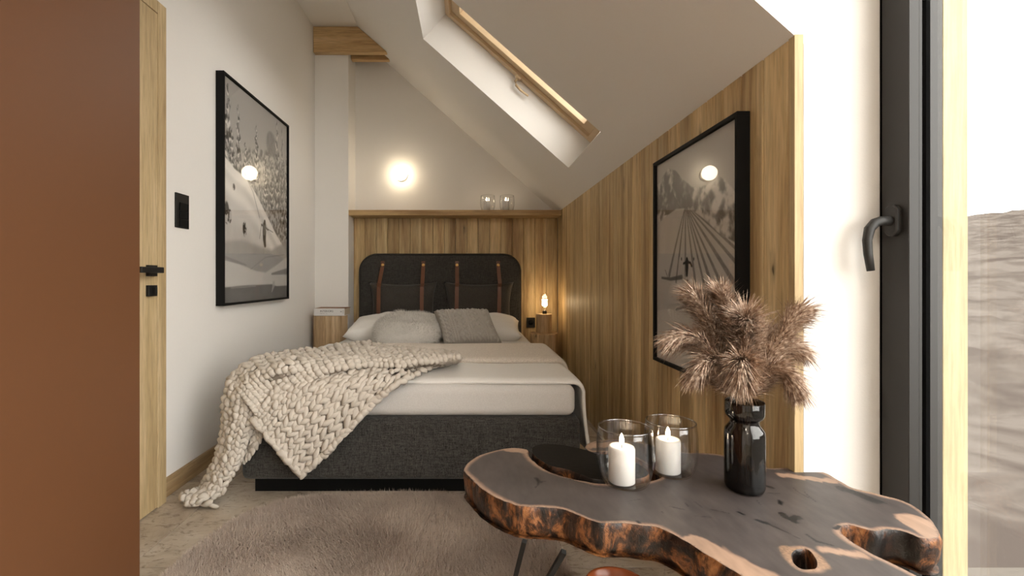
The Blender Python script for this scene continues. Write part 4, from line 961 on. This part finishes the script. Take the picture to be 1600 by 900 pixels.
def right_print(S,T_):
    asp=0.69; g=0.70+0.05*fbm(S,T_,2,3,2)
    mh=np.interp(S,[0,0.08,0.18,0.3,0.42,0.55,0.7,0.8,0.9,1],[RP(1031,290)[1],RP(1035,280)[1],RP(1046,262)[1],RP(1052,268)[1],RP(1064,285)[1],RP(1085,295)[1],RP(1100,290)[1],RP(1120,275)[1],RP(1130,288)[1],RP(1148,300)[1]])+0.02*(fbm(S,T_,16,1,4)-0.5)
    tx=fbm(S+T_*0.6,T_-S*0.4,16,18,6,4); g=blend(g,0.42+0.42*sm(0.35,0.7,tx),sm(0,0.012,mh-T_))
    px_,py_=RP(1053,300); k=sm(0,0.01,(py_-np.abs(S-px_)*0.75)-T_)*(T_>RP(1060,332)[1]); g=blend(g,0.28+0.3*tx,k*(S<0.45))
    dm=np.interp(S,[0,0.15,0.3,0.4,0.5,0.65,0.8,1],[RP(1031,350)[1],RP(1042,338)[1],RP(1056,327)[1],RP(1070,325)[1],RP(1080,328)[1],RP(1098,340)[1],RP(1120,362)[1],RP(1149,382)[1]])
    k=sm(0,0.008,dm-T_); g=blend(g,0.76+0.03*fbm(S,T_,8,8,3),k)
    ap=RP(1072,322)
    for q,(ex,ey,wb) in enumerate(((1048,430,0.012),(1058,440,0.008),(1063,400,0.006),(1072,430,0.010),(1090,470,0.012),(1105,470,0.010),(1118,470,0.013),(1135,470,0.011),(1150,455,0.014),(1160,430,0.010),(1165,410,0.008))):
        e_=RP(ex,ey); mid=((ap[0]+e_[0])/2+0.10*(e_[0]-0.33)*-0.6,(ap[1]+e_[1])/2+0.03); pts=[ap]+[tuple(np.array(ap)*(1-t)**2+2*np.array(mid)*t*(1-t)+np.array(e_)*t*t) for t in np.linspace(0.1,1,10)]
        g=blend(g,0.40,segm(S,T_,pts,0.0025,wb,asp)*0.75*k*(0.6+0.5*fbm(S,T_,60,90,q)))
    lo=RP(1100,440)[1]; g=blend(g,0.74,sm(0,0.12,lo-T_)*k*0.6)
    def fig(px,py,s):
        nonlocal g
        g=blend(g,0.05,segm(S,T_,[RP(px,py+14*s),RP(px,py+25*s)],0.013*s,0.008*s,asp)); g=blend(g,0.05,segm(S,T_,[RP(px,py+5*s),RP(px,py+14*s)],0.016*s,0.012*s,asp))
        g=blend(g,0.05,segm(S,T_,[RP(px,py),RP(px,py+2*s)],0.009*s,0.009*s,asp))
    fig(1074,405,1.0); g=blend(g,0.05,segm(S,T_,[RP(1069,412),RP(1074,409),RP(1079,411),RP(1081,416)],0.006,0.006,asp)); g=blend(g,0.35,segm(S,T_,[RP(1037,434),RP(1050,436),RP(1066,433)],0.006,0.012,asp)*0.8)
    g=blend(g,0.3,segm(S,T_,[RP(1042,422),RP(1046,434)],0.002,0.002,asp))
    fig(1103,445,1.05); g=blend(g,0.05,segm(S,T_,[RP(1103,449),RP(1111,443)],0.008,0.007,asp)); g=blend(g,0.2,segm(S,T_,[RP(1086,446),RP(1101,462)],0.003,0.003,asp)); g=blend(g,0.4,segm(S,T_,[RP(1058,483),RP(1080,476),RP(1100,473)],0.006,0.013,asp)*0.7)
    for px,py in ((1066,404),(1084,404),(1075,438),(1076,445)): g=blend(g,0.2,segm(S,T_,[RP(px,py),RP(px,py+2)],0.005,0.005,asp))
    return np.clip(g*1.10-0.04,0,1)
def picture(name,side,y0,y1,z0,z1,xw,depth,fn,nx,ny,label):
    s=side; root=empty(name,(xw,(y0+y1)/2,z0)); tag(root,label,'picture','framed ski photographs')
    b=0.012; x0,x1=(xw,xw+depth) if s>0 else (xw-depth,xw)
    box('frame_rail',x0,x1,y0,y1,z0,z0+b,M['black'],root,bev=0.0006); box('frame_rail',x0,x1,y0,y1,z1-b,z1,M['black'],root,bev=0.0006)
    box('frame_rail',x0,x1,y0,y0+b,z0+b,z1-b,M['black'],root,bev=0.0006); box('frame_rail',x0,x1,y1-b,y1,z0+b,z1-b,M['black'],root,bev=0.0006)
    xp=xw+s*(depth-0.012); w_=y1-y0-2*b; h_=z1-z0-2*b
    xb0,xb1=sorted((xw+s*0.002,xp-s*0.002)); box('backing_board',xb0,xb1,y0+b,y1-b,z0+b,z1-b,M['black'],root)
    if s>0: p=grid_print('print',w_,h_,nx,ny,fn,root)
    else: p=grid_print('print',w_,h_,nx,ny,lambda S,T_: fn(1-S,T_),root)
    p.location=Vector((xp,y0+b,z0+b))-root.location
    xa,xb=sorted((xp+s*0.003,xp+s*0.005)); box('picture_glass',xa,xb,y0+b,y1-b,z0+b,z1-b,M['picture_glass'],root)
picture('framed_photograph',1,2.285,3.115,0.763,1.932,XL,0.041,left_print,230,320,'black framed photograph of a skier below snowy firs, on the white wall')
picture('framed_photograph',-1,1.238,1.806,0.582,1.350,XR+0.0,0.035,right_print,200,270,'black framed photograph of two skiers on a ridged slope, on the oak boards')
# ------------------------------------------------------------------ small fittings
sw=empty('light_switch',(XL,2.01,1.19)); tag(sw,'black triple light switch on the white wall between door and picture','switch')
box('switch_plate',XL,XL+0.008,1.966,2.056,1.119,1.268,M['matte_black'],sw,bev=0.001)
for k in range(3):
    o=box('rocker',XL+0.0085,XL+0.014,1.984,2.044,1.124+0.0355*k,1.157+0.0355*k,M['black'],sw,bev=0.001); o.rotation_euler=(0,math.radians(4),0)
so=empty('socket',(P(829,503,3.93).x,3.93,0.53)); tag(so,'square black wall socket on the oak boards beside the headboard','socket')
px0=P(822.8,503,3.93).x; px1=P(835.8,503,3.93).x
box('socket_plate',px0,px1,3.919,3.928,0.483,0.566,M['matte_black'],so,bev=0.001)
lathe('socket_insert',[(0,0),(0.02,0),(0.021,0.002),(0,0.003)],M['black'],so,n=24).matrix_local=Matrix.Translation(((px0+px1)/2-so.location.x,-0.012,0.5245-0.53))@Matrix.Rotation(math.pi/2,4,'X')
# wall globe
gl=empty('wall_lamp',(P(626,272,3.93).x,YB,1.79)); tag(gl,'small glowing opal globe wall lamp above the shelf','lamp')
bm=bmesh.new(); bmesh.ops.create_uvsphere(bm,u_segments=32,v_segments=20,radius=0.062); g_=bm_obj('lamp_shade',bm,M['globe'],gl,True); g_.location=(0,-0.078,0.005)
rs=lathe('wall_mount',[(0,0),(0.052,0),(0.052,0.012),(0.046,0.018),(0,0.018)],M['opal_cap'],gl,n=32); rs.rotation_euler=(math.pi/2,0,0)
# beams
for nm,y0_,xl_,lab in (('ceiling_beam',3.752,XL+0.001,'front oak beam end under the ceiling at the top of the pier'),('ceiling_beam',3.832,-0.984,'second oak beam end, set back just below the front one')):
    th=0.05; z1=CEIL-0.001; z0=2.72; xr0=x0s-0.002; xr1=XR-(z0-KZ)/SL-0.002
    poly=[(xl_,z0),(xr1-0.012,z0),(xr1,z0+0.006),(xr0,z1),(xl_,z1)]
    ya=y0_ - (0.0 if xl_>-1 else 0.045); V=[(x,y,z) for y in (ya,ya+(th if xl_>-1 else 0.052)) for x,z in poly]; n=5
    o=mesh_obj(nm,V,[(0,1,2,3,4),(9,8,7,6,5)]+[(i,i+n,(i+1)%n+n,(i+1)%n) for i in range(n)],M['beam']); tag(o,lab,'beam','oak beam ends')
    md=o.modifiers.new('b','BEVEL'); md.width=0.006; md.segments=2
# logs beside the bed
def log(name,x,y,r,z0,z1,seed,label,cat,sides=18,ry=None,group=None):
    V=[];Fa=[]; ry=ry or r
    rg=random.Random(seed); rr=[1+0.05*noise.noise(Vector((math.cos(2*math.pi*k/sides)*1.5,math.sin(2*math.pi*k/sides)*1.5,seed)))*2 for k in range(sides)]
    lv=[(z0,1.0),(z1-0.006,1.0),(z1,0.955)]
    for z,s in lv:
        for k in range(sides): a=2*math.pi*k/sides; V.append((r*rr[k]*s*math.cos(a),ry*rr[k]*s*math.sin(a),z-z0))
    for i in range(2):
        for k in range(sides): q=(k+1)%sides; Fa.append((i*sides+k,i*sides+q,(i+1)*sides+q,(i+1)*sides+k))
    Fa.append(tuple(range(2*sides,3*sides))); Fa.append(tuple(range(sides-1,-1,-1)))
    o=mesh_obj(name,V,Fa,M['stump']); o.location=(x,y,z0); tag(o,label,cat,group); return o
log('log_table',P(850,520,3.73).x,3.73,0.113,0.0,0.462,3,'upright pale log serving as bedside table right of the bed','side table')
log('log_block',P(849.5,490,3.74).x,3.74,0.066,0.4625,0.612,8,'smaller pale log block standing on the right bedside log','log block')
lt=log('hewn_nightstand',-1.10,3.645,0.14,0.0,0.612,21,'faceted oak block nightstand in the corner left of the bed','side table',sides=8,ry=0.105)
# bulb lamp
bl=empty('bulb_lamp',(P(851,488,3.74).x,3.74,0.612)); tag(bl,'small clear glass bulb lamp glowing on the log block','lamp')
lathe('lamp_base',[(0,0),(0.018,0),(0.018,0.022),(0.014,0.026),(0,0.026)],M['matte_black'],bl,n=24)
lathe('bulb_glass',[(0.011,0.0265),(0.014,0.045),(0.022,0.065),(0.034,0.090),(0.041,0.115),(0.040,0.135),(0.030,0.158),(0.014,0.170),(0,0.173)],M['clear'],bl,n=32)
tube('filament_stem',[(0,0,0.0265),(0,0,0.065)],0.005,M['clear'],bl,n=10)
lathe('filament',[(0,0.065),(0.019,0.066),(0.021,0.075),(0.019,0.105),(0.022,0.118),(0,0.119)],M['bulb'],bl,n=20)
# book on nightstand
bk=empty('book',(-1.10,3.62,0.612)); bk.rotation_euler=(0,0,math.radians(0)); tag(bk,'thick white hardback book lying on the oak nightstand','book')
bx0,bx1=P(490.6,0,3.545).x,P(538.6,0,3.545).x
box('cover',bx0,bx1,3.545,3.72,0.6125,0.6155,M['cover_white'],bk); box('cover',bx0,bx1,3.545,3.72,0.666,0.669,M['brownboard'],bk)
box('spine',bx0,bx1,3.541,3.5448,0.6125,0.669,M['cover_white'],bk,bev=0.001); box('pages',bx0+0.004,bx1-0.004,3.5455,3.715,0.616,0.6655,M['paper'],bk)
def text(s,loc,size,m,parent,rot=(math.pi/2,0,0),name='lettering'):
    cu=bpy.data.curves.new(name,'FONT'); cu.body=s; cu.size=size; cu.extrude=0.0002; t_=bpy.data.objects.new('tmp',cu); C.objects.link(t_)
    me=bpy.data.meshes.new_from_object(t_.evaluated_get(bpy.context.evaluated_depsgraph_get())); bpy.data.objects.remove(t_); me.materials.clear()
    o=bpy.data.objects.new(name,me); C.objects.link(o); o.data.materials.append(m); o.parent=parent; o.location=Vector(loc)-parent.location; o.rotation_euler=rot; return o
text('INTERIORS',(bx0+0.047,3.5405,0.641),0.021,M['ink'],bk); text('NOW 12',(bx0+0.047,3.5405,0.626),0.014,M['ink_pale'],bk)
text('86',(bx0+0.203,3.5405,0.640),0.014,M['ink'],bk); text('BOOKS',(bx1-0.008,3.5405,0.631),0.008,M['ink'],bk,rot=(math.pi/2,-math.pi/2,0))
# unseen opal globes added behind the camera to brighten the room
for k,(x,y) in enumerate(((-0.1,-0.9),(-0.1,-2.0))):
    g=empty('fill_lamp',(x,y,CEIL)); tag(g,'added opal globe fill light, unseen behind the camera, %s the wardrobe'%('level with' if k==0 else 'beyond'),'lamp','added fill lights')
    bm=bmesh.new(); bmesh.ops.create_uvsphere(bm,u_segments=24,v_segments=16,radius=0.13); q=bm_obj('lamp_shade',bm,M['fill_globe'],g,True); q.location=(0,0,-0.45)
    tube('cord',[(0,0,0),(0,0,-0.32)],0.003,M['matte_black'],g,n=6)
